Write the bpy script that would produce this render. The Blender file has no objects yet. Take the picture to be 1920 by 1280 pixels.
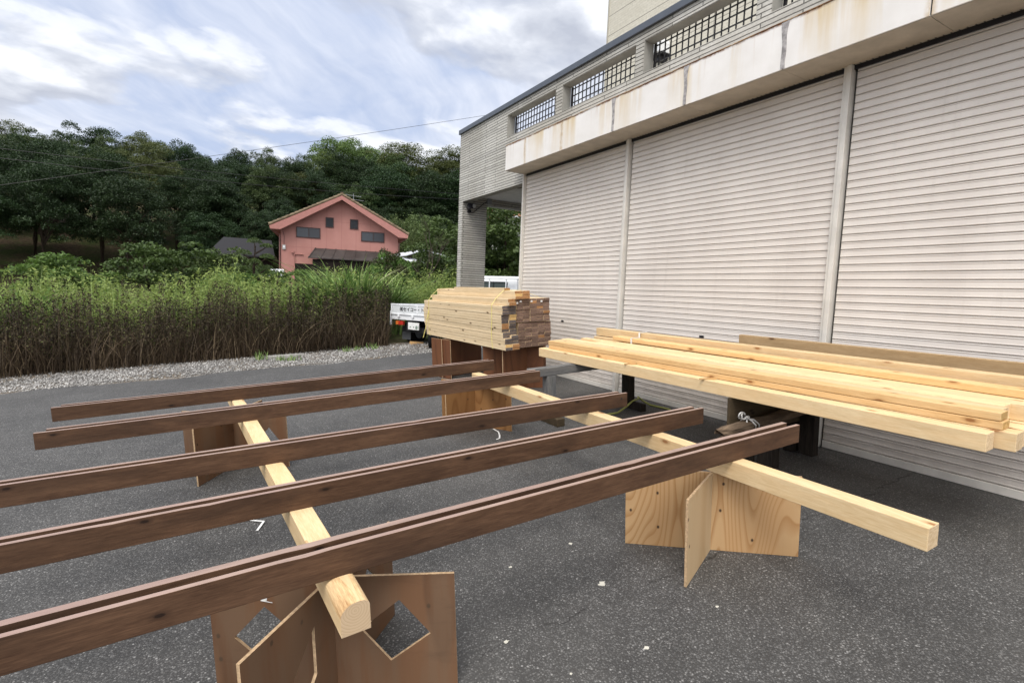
import bpy, math, random
import numpy as np
from mathutils import Matrix, Vector
random.seed(7)
sc = bpy.context.scene
col = sc.collection
R = math.radians

# ---------------------------------------------------------------- camera
TILT = 0.06664                      # the yard rises towards the building
cam_rows = ((0.8631, -0.0117, 0.5049), (-0.5034, -0.0990, 0.8584), (0.0399, -0.9950, -0.0914))
cd = bpy.data.cameras.new('camera'); cam = bpy.data.objects.new('camera', cd); col.objects.link(cam)
M = np.array(cam_rows)
cx_ = M[:, 0] / np.linalg.norm(M[:, 0]); cz_ = -M[:, 2]; cz_ = cz_ - cx_ * cx_.dot(cz_); cz_ /= np.linalg.norm(cz_)
cy_ = np.cross(cz_, cx_)
cam.matrix_world = Matrix(((cx_[0], cy_[0], cz_[0], -0.1032), (cx_[1], cy_[1], cz_[1], 0.0),
                           (cx_[2], cy_[2], cz_[2], 1.5466), (0, 0, 0, 1)))
cd.sensor_width = 36.0; cd.lens = 36.0 * 985.0 / 1920.0
cd.clip_start = 0.05; cd.clip_end = 2000
sc.camera = cam

# ---------------------------------------------------------------- light
SUN_EL, SUN_AZ = 56.0, 228.0        # azimuth in degrees, clockwise from +Y
sun_dir = Vector((math.sin(R(SUN_AZ)) * math.cos(R(SUN_EL)), math.cos(R(SUN_AZ)) * math.cos(R(SUN_EL)), math.sin(R(SUN_EL))))
sl = bpy.data.lights.new('sun', 'SUN'); sl.energy = 1.5; sl.angle = R(24); sl.color = (1.0, 0.95, 0.88)
so = bpy.data.objects.new('sun', sl); col.objects.link(so)
so.rotation_euler = sun_dir.to_track_quat('Z', 'Y').to_euler(); so.location = (0, 0, 30)
sc.view_settings.view_transform = 'Standard'; sc.view_settings.look = 'None'
sc.view_settings.exposure = 0.42; sc.view_settings.gamma = 1.0
sc.view_settings.use_curve_mapping = False


# ---------------------------------------------------------------- node helpers
class NT:
    def __init__(s, tree):
        s.t = tree; s.n = tree.nodes; s.l = tree.links

    def add(s, typ, ins=None, **kw):
        n = s.n.new(typ)
        for k, v in kw.items(): setattr(n, k, v)
        if ins:
            for k, v in ins.items():
                s.put(n.inputs[k], v)
        return n

    def put(s, sock, v):
        if isinstance(v, bpy.types.NodeSocket): s.l.new(v, sock)
        elif isinstance(v, bpy.types.Node): s.l.new(v.outputs[0], sock)
        else:
            if isinstance(v, (tuple, list)) and len(v) == 3 and sock.type == 'RGBA': v = (*v, 1)
            sock.default_value = v

    def math(s, op, a, b=None, c=None, clamp=False):
        n = s.n.new('ShaderNodeMath'); n.operation = op; n.use_clamp = clamp
        s.put(n.inputs[0], a)
        if b is not None: s.put(n.inputs[1], b)
        if c is not None: s.put(n.inputs[2], c)
        return n.outputs[0]

    def ramp(s, fac, stops, interp='LINEAR'):
        n = s.n.new('ShaderNodeValToRGB'); n.color_ramp.interpolation = interp
        e = n.color_ramp.elements
        while len(e) < len(stops): e.new(0.5)
        for i, (p, c) in enumerate(stops):
            e[i].position = p
            e[i].color = (c, c, c, 1) if isinstance(c, (int, float)) else (*c, 1)
        s.put(n.inputs[0], fac)
        return n.outputs[0]

    def mix(s, fac, a, b, blend='MIX'):
        n = s.n.new('ShaderNodeMix'); n.data_type = 'RGBA'; n.blend_type = blend; n.clamp_factor = True
        s.put(n.inputs[0], fac); s.put(n.inputs[6], a); s.put(n.inputs[7], b)
        return n.outputs[2]

    def noise(s, vec, scale, detail=4, rough=0.55, dist=0.0):
        return s.add('ShaderNodeTexNoise', {'Vector': vec, 'Scale': scale, 'Detail': detail, 'Roughness': rough, 'Distortion': dist}).outputs[0]

    def mapping(s, vec, scale=(1, 1, 1), loc=(0, 0, 0), rot=(0, 0, 0)):
        return s.add('ShaderNodeMapping', {'Vector': vec, 'Scale': scale, 'Location': loc, 'Rotation': rot}).outputs[0]

    def coord(s, which='Object'):
        return s.add('ShaderNodeTexCoord').outputs[which]

    def sep(s, vec):
        return s.add('ShaderNodeSeparateXYZ', {0: vec}).outputs

    def bump(s, h, strength=0.3, dist=0.01):
        return s.add('ShaderNodeBump', {'Height': h, 'Strength': strength, 'Distance': dist}).outputs[0]


def new_mat(name):
    m = bpy.data.materials.new(name); m.use_nodes = True
    nt = NT(m.node_tree); nt.n.clear()
    out = nt.add('ShaderNodeOutputMaterial'); b = nt.add('ShaderNodeBsdfPrincipled')
    nt.l.new(b.outputs[0], out.inputs[0])
    return m, nt, b


def setb(nt, b, color=None, rough=None, normal=None, spec=None, metal=None, **kw):
    if color is not None: nt.put(b.inputs['Base Color'], color)
    if rough is not None: nt.put(b.inputs['Roughness'], rough)
    if normal is not None: nt.put(b.inputs['Normal'], normal)
    if spec is not None: nt.put(b.inputs['Specular IOR Level'], spec)
    if metal is not None: nt.put(b.inputs['Metallic'], metal)
    for k, v in kw.items(): nt.put(b.inputs[k.replace('_', ' ')], v)


# ---------------------------------------------------------------- sky
w = bpy.data.worlds.new('World'); sc.world = w; w.use_nodes = True
nt = NT(w.node_tree); nt.n.clear()
wo = nt.add('ShaderNodeOutputWorld'); bg = nt.add('ShaderNodeBackground'); nt.l.new(bg.outputs[0], wo.inputs[0])
sky = nt.add('ShaderNodeTexSky'); sky.sky_type = 'NISHITA'; sky.sun_disc = False
sky.sun_elevation = R(SUN_EL); sky.sun_rotation = R(SUN_AZ); sky.air_density = 1.2; sky.dust_density = 2.0
dirv = nt.coord('Generated')
sx, sy, sz = nt.sep(dirv)
den = nt.math('ADD', nt.math('MAXIMUM', sz, 0.0), 0.22)
px = nt.math('DIVIDE', sx, den); py = nt.math('DIVIDE', sy, den)
pv = nt.add('ShaderNodeCombineXYZ', {0: px, 1: py, 2: 0.0}).outputs[0]
pm = nt.mapping(pv, (1.15, 0.95, 1), (0.95, 0.35, 0), (0, 0, R(-38)))
warp = nt.add('ShaderNodeTexNoise', {'Vector': pm, 'Scale': 1.3, 'Detail': 4.0}).outputs[1]
pw = nt.add('ShaderNodeVectorMath', {0: pm, 1: nt.add('ShaderNodeVectorMath', {0: warp, 'Scale': 0.45}, operation='SCALE').outputs[0]}, operation='ADD').outputs[0]
n1 = nt.noise(pw, 2.0, 8, 0.5)
n3 = nt.noise(nt.mapping(pw, (0.55, 2.2, 1), (1.3, 7.7, 0)), 6.0, 6, 0.55)
cover = nt.ramp(nt.math('ADD', nt.math('MULTIPLY', n1, 0.84), nt.math('MULTIPLY', n3, 0.16)), [(0.36, 0.15), (0.46, 0.55), (0.58, 0.92)])
blue = nt.mix(0.80, sky.outputs[0], (4.5, 5.4, 7.6))
veil = nt.ramp(n3, [(0.3, (6.0, 6.5, 7.7)), (0.7, (7.4, 7.8, 8.8))])
skyc = nt.mix(cover, blue, veil)
# heaped clouds, lit from the side of the hidden sun
pc = nt.mapping(pv, (1.0, 1.25, 1), (2.35, 0.62, 0), (0, 0, R(-30)))
w2 = nt.add('ShaderNodeTexNoise', {'Vector': pc, 'Scale': 3.0, 'Detail': 5.0}).outputs[1]
pc = nt.add('ShaderNodeVectorMath', {0: pc, 1: nt.add('ShaderNodeVectorMath', {0: w2, 'Scale': 0.16}, operation='SCALE').outputs[0]}, operation='ADD').outputs[0]
b1 = nt.noise(pc, 1.7, 11, 0.50); b2 = nt.noise(nt.mapping(pc, (1, 1, 1), (-0.05, -0.09, 0)), 1.7, 11, 0.50)
heap = nt.ramp(b1, [(0.485, 0.0), (0.535, 0.75), (0.60, 1.0)])
lit = nt.math('ADD', nt.math('MULTIPLY', nt.math('SUBTRACT', b1, b2), 5.5), 0.52, clamp=True)
hc = nt.ramp(lit, [(0.15, (4.7, 5.0, 5.8)), (0.5, (6.4, 6.7, 7.4)), (0.85, (9.0, 9.2, 9.7))])
skyc = nt.mix(nt.math('MULTIPLY', heap, 0.92), skyc, hc)
# bright veil of cloud around the hidden sun
dp = nt.add('ShaderNodeVectorMath', {0: dirv, 1: tuple(sun_dir)}, operation='DOT_PRODUCT').outputs['Value']
glow = nt.math('POWER', nt.math('MAXIMUM', dp, 0.0), 3.0)
skyc = nt.mix(1.0, skyc, nt.mix(glow, (0, 0, 0), (17.0, 16.0, 14.5)), 'ADD')
nt.put(bg.inputs[0], skyc); bg.inputs[1].default_value = 0.09


# ---------------------------------------------------------------- mesh helpers
class MB:
    def __init__(s): s.v = []; s.f = []; s.mi = []

    def box(s, x0, y0, z0, x1, y1, z1, mi=0):
        return s.hexa([(x0, y0, z0), (x1, y0, z0), (x1, y1, z0), (x0, y1, z0), (x0, y0, z1), (x1, y0, z1), (x1, y1, z1), (x0, y1, z1)], mi)

    def hexa(s, p, mi=0):
        i = len(s.v); s.v += [tuple(q) for q in p]
        for q in ((0, 3, 2, 1), (4, 5, 6, 7), (0, 1, 5, 4), (1, 2, 6, 5), (2, 3, 7, 6), (3, 0, 4, 7)):
            s.f.append(tuple(i + k for k in q)); s.mi.append(mi)
        return s

    def slab(s, p0, p1, z0, z1, th, mi=0):
        # upright sheet from p0 to p1 (xy)
        d = Vector((p1[0] - p0[0], p1[1] - p0[1])).normalized(); n = Vector((-d.y, d.x)) * th / 2
        a = [(p0[0] - n.x, p0[1] - n.y), (p1[0] - n.x, p1[1] - n.y), (p1[0] + n.x, p1[1] + n.y), (p0[0] + n.x, p0[1] + n.y)]
        return s.hexa([(*q, z0) for q in a] + [(*q, z1) for q in a], mi)

    def prism(s, pts, ext, mi=0, caps=True):
        # pts: 3D polygon, ext: vector
        n = len(pts); i = len(s.v); e = Vector(ext)
        s.v += [tuple(p) for p in pts] + [tuple(Vector(p) + e) for p in pts]
        for k in range(n):
            s.f.append((i + k, i + (k + 1) % n, i + n + (k + 1) % n, i + n + k)); s.mi.append(mi)
        if caps:
            s.f.append(tuple(i + k for k in reversed(range(n)))); s.mi.append(mi)
            s.f.append(tuple(i + n + k for k in range(n))); s.mi.append(mi)
        return s

    def tube(s, pts, r, n=8, mi=0):
        pts = [Vector(p) for p in pts]; rs = r if isinstance(r, (list, tuple)) else [r] * len(pts)
        i = len(s.v); up = Vector((0, 0, 1)); prev = None
        for k, p in enumerate(pts):
            d = (pts[min(k + 1, len(pts) - 1)] - pts[max(k - 1, 0)]).normalized()
            a = d.cross(up if prev is None else prev.cross(d) * -1 if False else up)
            if a.length < 0.05: a = d.cross(Vector((1, 0, 0)))
            a.normalize(); b = d.cross(a)
            for q in range(n):
                t = 2 * math.pi * q / n
                s.v.append(tuple(p + (a * math.cos(t) + b * math.sin(t)) * rs[k]))
        for k in range(len(pts) - 1):
            for q in range(n):
                s.f.append((i + k * n + q, i + k * n + (q + 1) % n, i + (k + 1) * n + (q + 1) % n, i + (k + 1) * n + q)); s.mi.append(mi)
        s.f.append(tuple(i + q for q in reversed(range(n)))); s.mi.append(mi)
        e = i + (len(pts) - 1) * n
        s.f.append(tuple(e + q for q in range(n))); s.mi.append(mi)
        return s

    def quad(s, a, b, c, d, mi=0):
        i = len(s.v); s.v += [a, b, c, d]; s.f.append((i, i + 1, i + 2, i + 3)); s.mi.append(mi); return s

    def mesh(s, name, mats, smooth=False, bevel=0.0):
        me = bpy.data.meshes.new(name); me.from_pydata(s.v, [], s.f)
        for m in (mats if isinstance(mats, (list, tuple)) else [mats]): me.materials.append(m)
        me.polygons.foreach_set('material_index', s.mi)
        box_uv(me)
        if smooth: me.polygons.foreach_set('use_smooth', [True] * len(me.polygons))
        me.update()
        return me

    def build(s, name, mats, parent=None, smooth=False, bevel=0.0):
        o = bpy.data.objects.new(name, s.mesh(name, mats, smooth)); col.objects.link(o)
        if parent is not None: o.parent = parent
        if bevel: bev(o, bevel)
        return o


def bev(o, wdt, seg=2):
    m = o.modifiers.new('bevel', 'BEVEL'); m.width = wdt; m.segments = seg; m.limit_method = 'ANGLE'


def box_uv(me):
    uv = me.uv_layers.new(name='UVMap')
    nl = len(me.loops)
    vi = np.empty(nl, np.int32); me.loops.foreach_get('vertex_index', vi)
    co = np.empty(len(me.vertices) * 3, np.float32); me.vertices.foreach_get('co', co); co = co.reshape(-1, 3)
    nrm = np.empty(len(me.polygons) * 3, np.float32); me.polygons.foreach_get('normal', nrm); nrm = np.abs(nrm.reshape(-1, 3))
    tot = np.empty(len(me.polygons), np.int32); me.polygons.foreach_get('loop_total', tot)
    pn = np.repeat(nrm, tot, axis=0); p = co[vi]
    ax = np.argmax(pn, axis=1)
    u = np.where(ax == 0, p[:, 1], p[:, 0]); v = np.where(ax == 2, p[:, 1], p[:, 2])
    uv.data.foreach_set('uv', np.stack([u, v], 1).astype(np.float32).ravel())


def fast_mesh(name, V, Q, mat, smooth=False):
    V = np.asarray(V, np.float32); Q = np.asarray(Q, np.int32); k = Q.shape[1]
    me = bpy.data.meshes.new(name)
    me.vertices.add(len(V)); me.vertices.foreach_set('co', V.ravel())
    me.loops.add(Q.size); me.loops.foreach_set('vertex_index', Q.ravel())
    me.polygons.add(len(Q)); me.polygons.foreach_set('loop_start', np.arange(0, Q.size, k, dtype=np.int32))
    me.polygons.foreach_set('loop_total', np.full(len(Q), k, np.int32))
    if smooth: me.polygons.foreach_set('use_smooth', [True] * len(Q))
    me.update(calc_edges=True); me.materials.append(mat)
    return me


def link(name, me, parent=None):
    o = bpy.data.objects.new(name, me); col.objects.link(o)
    if parent is not None: o.parent = parent
    return o


def tag(o, label=None, cat=None, group=None, kind=None):
    if label: o['label'] = label
    if cat: o['category'] = cat
    if group: o['group'] = group
    if kind: o['kind'] = kind
    return o


def empty(name, mat4=None):
    o = bpy.data.objects.new(name, None); o.empty_display_size = 0.2; col.objects.link(o)
    if mat4 is not None: o.matrix_world = mat4
    return o


def dup(o, parent=None):
    c = o.copy(); col.objects.link(c)
    if parent is not None: c.parent = parent
    for ch in [q for q in bpy.data.objects if q.parent == o]: dup(ch, c)
    return c


LOT = Matrix.Rotation(-TILT, 4, 'Y')
tanT = math.tan(TILT)


def lot(x, y, h=0.0, rz=0.0):
    return LOT @ Matrix.Translation((x, y, h)) @ Matrix.Rotation(rz, 4, 'Z')


def lw(x, y, h=0.0):
    return LOT @ Vector((x, y, h))


def gz(x, y=0.0):                    # ground height
    xe = min(max(x, -4.5), 4.9)
    z = xe * tanT
    t = min(max((y - 42) / 34.0, 0), 1)
    u = min(max((y - 80) / 30.0, 0), 1)
    return z + 8.6 * t * t * (3 - 2 * t) + 9.0 * u * u * (3 - 2 * u)


# ---------------------------------------------------------------- materials
def wood(name, dark, light, axis=0, rough=0.6, spec=0.3, knots=0.5, knot_col=(0.12, 0.06, 0.03), grain=1.0, patch=None, patch_amt=0.6, seed=0.0, bumps=0.15, vary=0.12):
    m, nt, b = new_mat(name)
    oi = nt.add('ShaderNodeObjectInfo').outputs['Random']
    off = nt.add('ShaderNodeCombineXYZ', {0: nt.math('MULTIPLY', oi, 37.0), 1: nt.math('MULTIPLY', oi, 19.0), 2: nt.math('ADD', nt.math('MULTIPLY', oi, 11.0), seed)}).outputs[0]
    p = nt.add('ShaderNodeVectorMath', {0: nt.coord('Object'), 1: off}, operation='ADD').outputs[0]
    sc1 = [1, 1, 1]; sc1[axis] = 0.075
    sc2 = [1, 1, 1]; sc2[axis] = 0.22
    g = nt.noise(nt.mapping(p, sc1), 70 * grain, 5, 0.6, 0.4)
    sc3 = [1, 1, 1]; sc3[axis] = 0.16
    g2 = nt.noise(nt.mapping(p, sc3), 14 * grain, 4, 0.55, 1.0)
    f = nt.math('ADD', nt.math('MULTIPLY', g, 0.5), nt.math('MULTIPLY', g2, 0.5))
    fine = nt.noise(nt.mapping(p, sc1), 260 * grain, 3, 0.65, 0.2)
    f = nt.math('ADD', nt.math('MULTIPLY', f, 0.62), nt.math('MULTIPLY', fine, 0.38))
    c = nt.ramp(f, [(0.36, dark), (0.50, tuple((a + q) / 2 for a, q in zip(dark, light))), (0.62, light)])
    if patch:
        pn = nt.noise(nt.mapping(p, sc2), 7.0, 4, 0.6, 0.3)
        c = nt.mix(nt.math('MULTIPLY', nt.ramp(pn, [(0.45, 0.0), (0.66, 1.0)]), patch_amt), c, patch)
    if knots > 0:
        kx, ky, kz = nt.sep(p)
        al, ac = (kx, nt.math('ADD', kz, nt.math('MULTIPLY', ky, 0.2))) if axis == 0 else (ky, nt.math('ADD', kx, kz)) if axis == 1 else (kz, nt.math('ADD', kx, ky))
        kv = nt.add('ShaderNodeCombineXYZ', {0: nt.math('MULTIPLY', al, 0.42), 1: ac, 2: 0.0}).outputs[0]
        vo = nt.add('ShaderNodeTexVoronoi', {'Vector': kv, 'Scale': 7.0, 'Randomness': 1.0}, voronoi_dimensions='2D')
        d = vo.outputs['Distance']; rc = nt.sep(vo.outputs['Color'])[0]
        kf = nt.math('MULTIPLY', nt.ramp(d, [(0.032, 1.0), (0.05, 0.5), (0.11, 0.0)] if axis == 0 else [(0.05, 1.0), (0.075, 0.5), (0.15, 0.0)]), nt.math('GREATER_THAN', rc, 1.0 - knots))
        c = nt.mix(kf, c, knot_col)
    hv = nt.add('ShaderNodeHueSaturation', {'Color': c, 'Value': nt.math('ADD', nt.math('MULTIPLY', oi, vary * 2), 1.0 - vary)}).outputs[0]
    setb(nt, b, hv, nt.math('ADD', nt.math('MULTIPLY', g, 0.25), rough - 0.12), nt.bump(g, bumps, 0.004), spec)
    return m


pine_x = wood('pine', (0.60, 0.43, 0.23), (0.76, 0.60, 0.37), 0, 0.65, 0.2, 0.32, (0.34, 0.17, 0.07), patch=(0.80, 0.56, 0.30), patch_amt=0.35)
pine_y = wood('pine_lengthwise', (0.58, 0.41, 0.215), (0.76, 0.595, 0.365), 1, 0.65, 0.2, 0.32, (0.34, 0.17, 0.07), patch=(0.78, 0.52, 0.26), patch_amt=0.35)
pine_pack = wood('pale_pine', (0.58, 0.44, 0.265), (0.72, 0.58, 0.385), 1, 0.7, 0.15, 0.32, (0.12, 0.065, 0.035), vary=0.12)
stain_x = wood('stained_wood', (0.054, 0.0275, 0.016), (0.138, 0.076, 0.044), 0, 0.62, 0.2, 0.38, (0.022, 0.012, 0.008), patch=(0.040, 0.023, 0.015), patch_amt=0.6, bumps=0.08, vary=0.10)
stain_top = wood('skylit_stained_top', (0.27, 0.188, 0.150), (0.40, 0.285, 0.235), 0, 0.42, 0.5, 0.0, patch=(0.28, 0.18, 0.155), patch_amt=0.5, bumps=0.06, vary=0.05)  # plank tops: light and sheen from the sky painted in as paler brown
grey_wood = wood('weathered_wood', (0.085, 0.083, 0.080), (0.235, 0.228, 0.215), 0, 0.9, 0.1, 0.0, patch=(0.085, 0.09, 0.10), patch_amt=0.5, bumps=0.4, vary=0.06)
grey_post = wood('weathered_post', (0.085, 0.085, 0.083), (0.24, 0.235, 0.225), 2, 0.9, 0.1, 0.0, patch=(0.085, 0.095, 0.11), patch_amt=0.5, bumps=0.4, vary=0.06)
dark_post = wood('dark_old_wood', (0.012, 0.010, 0.009), (0.045, 0.037, 0.03), 2, 0.9, 0.1, 0.0, bumps=0.3)
rough_log = wood('rotten_wood', (0.035, 0.025, 0.018), (0.26, 0.19, 0.13), 0, 0.95, 0.1, 0.0, patch=(0.07, 0.05, 0.035), patch_amt=0.8, bumps=0.9, grain=0.6)
dark_board = wood('dark_plywood', (0.035, 0.026, 0.015), (0.085, 0.062, 0.036), 0, 0.8, 0.2, 0.25, (0.015, 0.01, 0.008), bumps=0.15)


def end_grain(name, c0, c1, seed):
    m, nt, b = new_mat(name)
    oi = nt.add('ShaderNodeObjectInfo').outputs['Random']
    p = nt.add('ShaderNodeVectorMath', {0: nt.coord('Object'), 1: nt.add('ShaderNodeCombineXYZ', {0: nt.math('MULTIPLY', oi, 9.0), 1: seed, 2: nt.math('MULTIPLY', oi, 5.0)}).outputs[0]}, operation='ADD').outputs[0]
    wv = nt.noise(nt.mapping(p, (1, 1, 2.2)), 26, 4, 0.6, 1.5)
    n = nt.noise(p, 240, 2, 0.6)
    f = nt.math('ADD', nt.math('MULTIPLY', wv, 0.75), nt.math('MULTIPLY', n, 0.25))
    c = nt.ramp(f, [(0.34, c0), (0.64, c1)])
    hv = nt.add('ShaderNodeHueSaturation', {'Color': c, 'Value': nt.math('ADD', nt.math('MULTIPLY', oi, 0.40), 0.80)}).outputs[0]
    setb(nt, b, hv, 0.9, nt.bump(n, 0.3, 0.003), 0.1)
    return m


END = {'grey': end_grain('end_grain_grey', (0.075, 0.060, 0.055), (0.17, 0.145, 0.135), 1.0),
       'brown': end_grain('end_grain_brown', (0.12, 0.075, 0.056), (0.26, 0.175, 0.135), 2.0),
       'orange': end_grain('end_grain_orange', (0.26, 0.12, 0.05), (0.47, 0.26, 0.12), 3.0),
       'yellow': end_grain('end_grain_yellow', (0.46, 0.28, 0.10), (0.66, 0.46, 0.21), 4.0),
       'pale': end_grain('end_grain_pale', (0.52, 0.37, 0.21), (0.74, 0.58, 0.38), 5.0)}


def timber_end_mat():
    m, nt, b = new_mat('timber_end_rings')
    p = nt.coord('Object')
    pc = nt.mapping(p, (1, 1, 1), (0.0, 0, -0.075))
    x, y, z = nt.sep(pc)
    r = nt.math('SQRT', nt.math('ADD', nt.math('MULTIPLY', x, x), nt.math('MULTIPLY', z, z)))
    r = nt.math('ADD', r, nt.math('MULTIPLY', nt.noise(p, 18, 2), 0.012))
    ring = nt.math('FRACT', nt.math('MULTIPLY', r, 110))
    c = nt.mix(nt.ramp(ring, [(0.0, 0.0), (0.75, 0.35), (0.95, 1.0)]), (0.60, 0.45, 0.29), (0.46, 0.31, 0.18))
    c = nt.mix(nt.math('MULTIPLY', nt.noise(p, 30, 3), 0.3), c, (0.66, 0.52, 0.36))
    setb(nt, b, c, 0.85, None, 0.15)
    return m


timber_end = timber_end_mat()


def plywood(name, c_light, c_dark, c_red, freq, old=False, seed=0.0):
    m, nt, b = new_mat(name)
    oi = nt.add('ShaderNodeObjectInfo').outputs['Random']
    p = nt.coord('UV')
    off = nt.add('ShaderNodeCombineXYZ', {0: nt.math('ADD', nt.math('MULTIPLY', oi, 13.0), seed), 1: nt.math('MULTIPLY', oi, 7.0), 2: seed}).outputs[0]
    p = nt.add('ShaderNodeVectorMath', {0: p, 1: off}, operation='ADD').outputs[0]
    fld = nt.noise(nt.mapping(p, (1.0, 0.22, 1)), 2.9, 1.5, 0.4, 0.12)
    fine = nt.noise(nt.mapping(p, (1, 0.03, 1)), 160, 3, 0.6)
    ring = nt.math('FRACT', nt.math('MULTIPLY', fld, freq))
    line = nt.ramp(ring, [(0.0, 0.15), (0.5, 0.0), (0.82, 0.7), (0.93, 1.0), (1.0, 0.15)])
    c = nt.mix(line, c_light, c_dark)
    c = nt.mix(nt.math('MULTIPLY', nt.ramp(nt.noise(nt.mapping(p, (1, 0.25, 1)), 2.4, 3), [(0.42, 0.0), (0.66, 1.0)]), 0.6), c, c_red)
    c = nt.mix(nt.math('MULTIPLY', fine, 0.22), c, c_dark)
    vo = nt.add('ShaderNodeTexVoronoi', {'Vector': nt.mapping(p, (1, 0.75, 1)), 'Scale': 6.5}, voronoi_dimensions='2D')
    kf = nt.math('MULTIPLY', nt.ramp(vo.outputs['Distance'], [(0.028, 1.0), (0.06, 0.0)]), nt.math('GREATER_THAN', nt.sep(vo.outputs['Color'])[0], 0.62))
    c = nt.mix(kf, c, (0.06, 0.035, 0.02))
    if old:
        st = nt.noise(nt.mapping(p, (1.6, 0.16, 1)), 6.0, 6, 0.6, 0.15)
        c = nt.mix(nt.math('MULTIPLY', nt.ramp(st, [(0.44, 0.0), (0.58, 1.0)]), 0.45), c, (0.165, 0.115, 0.075))
        st2 = nt.noise(nt.mapping(p, (0.5, 2.2, 1), (3, 1, 0)), 3.2, 5, 0.65, 0.3)
        c = nt.mix(nt.math('MULTIPLY', nt.ramp(st2, [(0.57, 0.0), (0.72, 1.0)]), 0.35), c, (0.07, 0.042, 0.026))
    setb(nt, b, c, 0.62, nt.bump(fine, 0.06, 0.003), 0.3)
    return m


ply_new = plywood('fresh_plywood', (0.52, 0.345, 0.18), (0.36, 0.195, 0.08), (0.44, 0.24, 0.10), 30.0)
ply_pale = plywood('pale_plywood', (0.58, 0.44, 0.27), (0.47, 0.32, 0.17), (0.52, 0.36, 0.20), 6.0, seed=4)
ply_old = plywood('old_plywood', (0.180, 0.095, 0.050), (0.125, 0.063, 0.033), (0.160, 0.076, 0.038), 3.0, True, 2.0)
ply_mid = plywood('brown_plywood', (0.30, 0.155, 0.058), (0.20, 0.09, 0.03), (0.24, 0.11, 0.04), 9.0, seed=6)
ply_red = plywood('red_brown_plywood', (0.16, 0.065, 0.028), (0.10, 0.04, 0.018), (0.12, 0.045, 0.022), 6.0, seed=8)


def plain(name, c, rough=0.6, spec=0.4, metal=0.0, dirt=0.12, scale=6.0, coat=0.0, bump=0.0):
    m, nt, b = new_mat(name)
    n = nt.noise(nt.coord('Object'), scale, 5, 0.6)
    cc = nt.mix(nt.ramp(n, [(0.35, 0.0), (0.7, 1.0)]), tuple(v * (1 - dirt) for v in c), tuple(min(v * (1 + dirt * 0.6), 1) for v in c))
    setb(nt, b, cc, nt.math('ADD', nt.math('MULTIPLY', n, 0.2), rough - 0.1), nt.bump(n, bump, 0.01) if bump else None, spec, metal)
    if coat: b.inputs['Coat Weight'].default_value = coat
    return m


ply_edge = plain('plywood_edge', (0.50, 0.35, 0.21), 0.8, 0.2, dirt=0.35, scale=60)
black_metal = plain('black_metal', (0.012, 0.012, 0.016), 0.45, 0.4)
roof_metal = plain('grey_metal_cap', (0.10, 0.115, 0.14), 0.4, 0.5, 0.3)
sealant = plain('grey_sealant', (0.40, 0.38, 0.375), 0.6, 0.3, dirt=0.45, scale=25)
soffit_mat = plain('soffit_paint', (0.50, 0.45, 0.38), 0.6, 0.3, dirt=0.15)
ceil_mat = plain('ceiling_board', (0.62, 0.62, 0.60), 0.8, 0.2)
white_paint = plain('white_paint', (0.78, 0.80, 0.82), 0.32, 0.5, dirt=0.07, coat=0.3)
grey_paint = plain('grey_paint', (0.30, 0.32, 0.34), 0.5, 0.4)
rubber = plain('rubber', (0.010, 0.010, 0.011), 0.8, 0.2)
flap_mat = plain('mudflap_rubber', (0.16, 0.17, 0.18), 0.7, 0.3)
steel_dark = plain('chassis_steel', (0.022, 0.022, 0.024), 0.7, 0.3)
strap_white = plain('white_strap', (0.78, 0.78, 0.76), 0.4, 0.4, dirt=0.1)
rope_mat = plain('rope', (0.58, 0.57, 0.55), 0.9, 0.1, dirt=0.3, scale=90)
band_yellow = plain('yellow_band', (0.80, 0.70, 0.24), 0.35, 0.5, dirt=0.1)
hose_mat = plain('green_hose', (0.34, 0.36, 0.10), 0.5, 0.4)
pvc = plain('downpipe', (0.20, 0.10, 0.09), 0.5, 0.4)
frame_brown = plain('brown_frame', (0.045, 0.022, 0.020), 0.5, 0.4)
brown_sheet = plain('brown_sheet_roof', (0.050, 0.043, 0.040), 0.55, 0.4, dirt=0.35, scale=1.5)
dark_room = plain('dark_boarding', (0.02, 0.016, 0.014), 0.9, 0.1)
white_sheet = plain('corrugated_sheet', (0.62, 0.64, 0.68), 0.4, 0.5)
roof_dark = plain('dark_roof', (0.018, 0.017, 0.019), 0.7, 0.3)
concrete = plain('concrete', (0.36, 0.35, 0.33), 0.9, 0.2, dirt=0.25, scale=8)
chip_mat = plain('paint_flake', (0.56, 0.54, 0.47), 0.8, 0.2)
tan_wood = plain('splinter_wood', (0.50, 0.31, 0.14), 0.8, 0.2)


def glass(name, c, rough=0.06):
    m, nt, b = new_mat(name); setb(nt, b, c, rough, None, 0.6); return m


win_glass = glass('window_glass', (0.025, 0.028, 0.034), 0.12)
curtain_glass = glass('curtained_glass', (0.045, 0.052, 0.062), 0.2)
cab_glass = glass('cab_glass', (0.03, 0.045, 0.035), 0.05)
lens_red = glass('red_lens', (0.42, 0.03, 0.02), 0.2)
lens_orange = glass('orange_lens', (0.60, 0.15, 0.03), 0.2)
lamp_lens = glass('lamp_lens', (0.55, 0.56, 0.56), 0.15)


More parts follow.
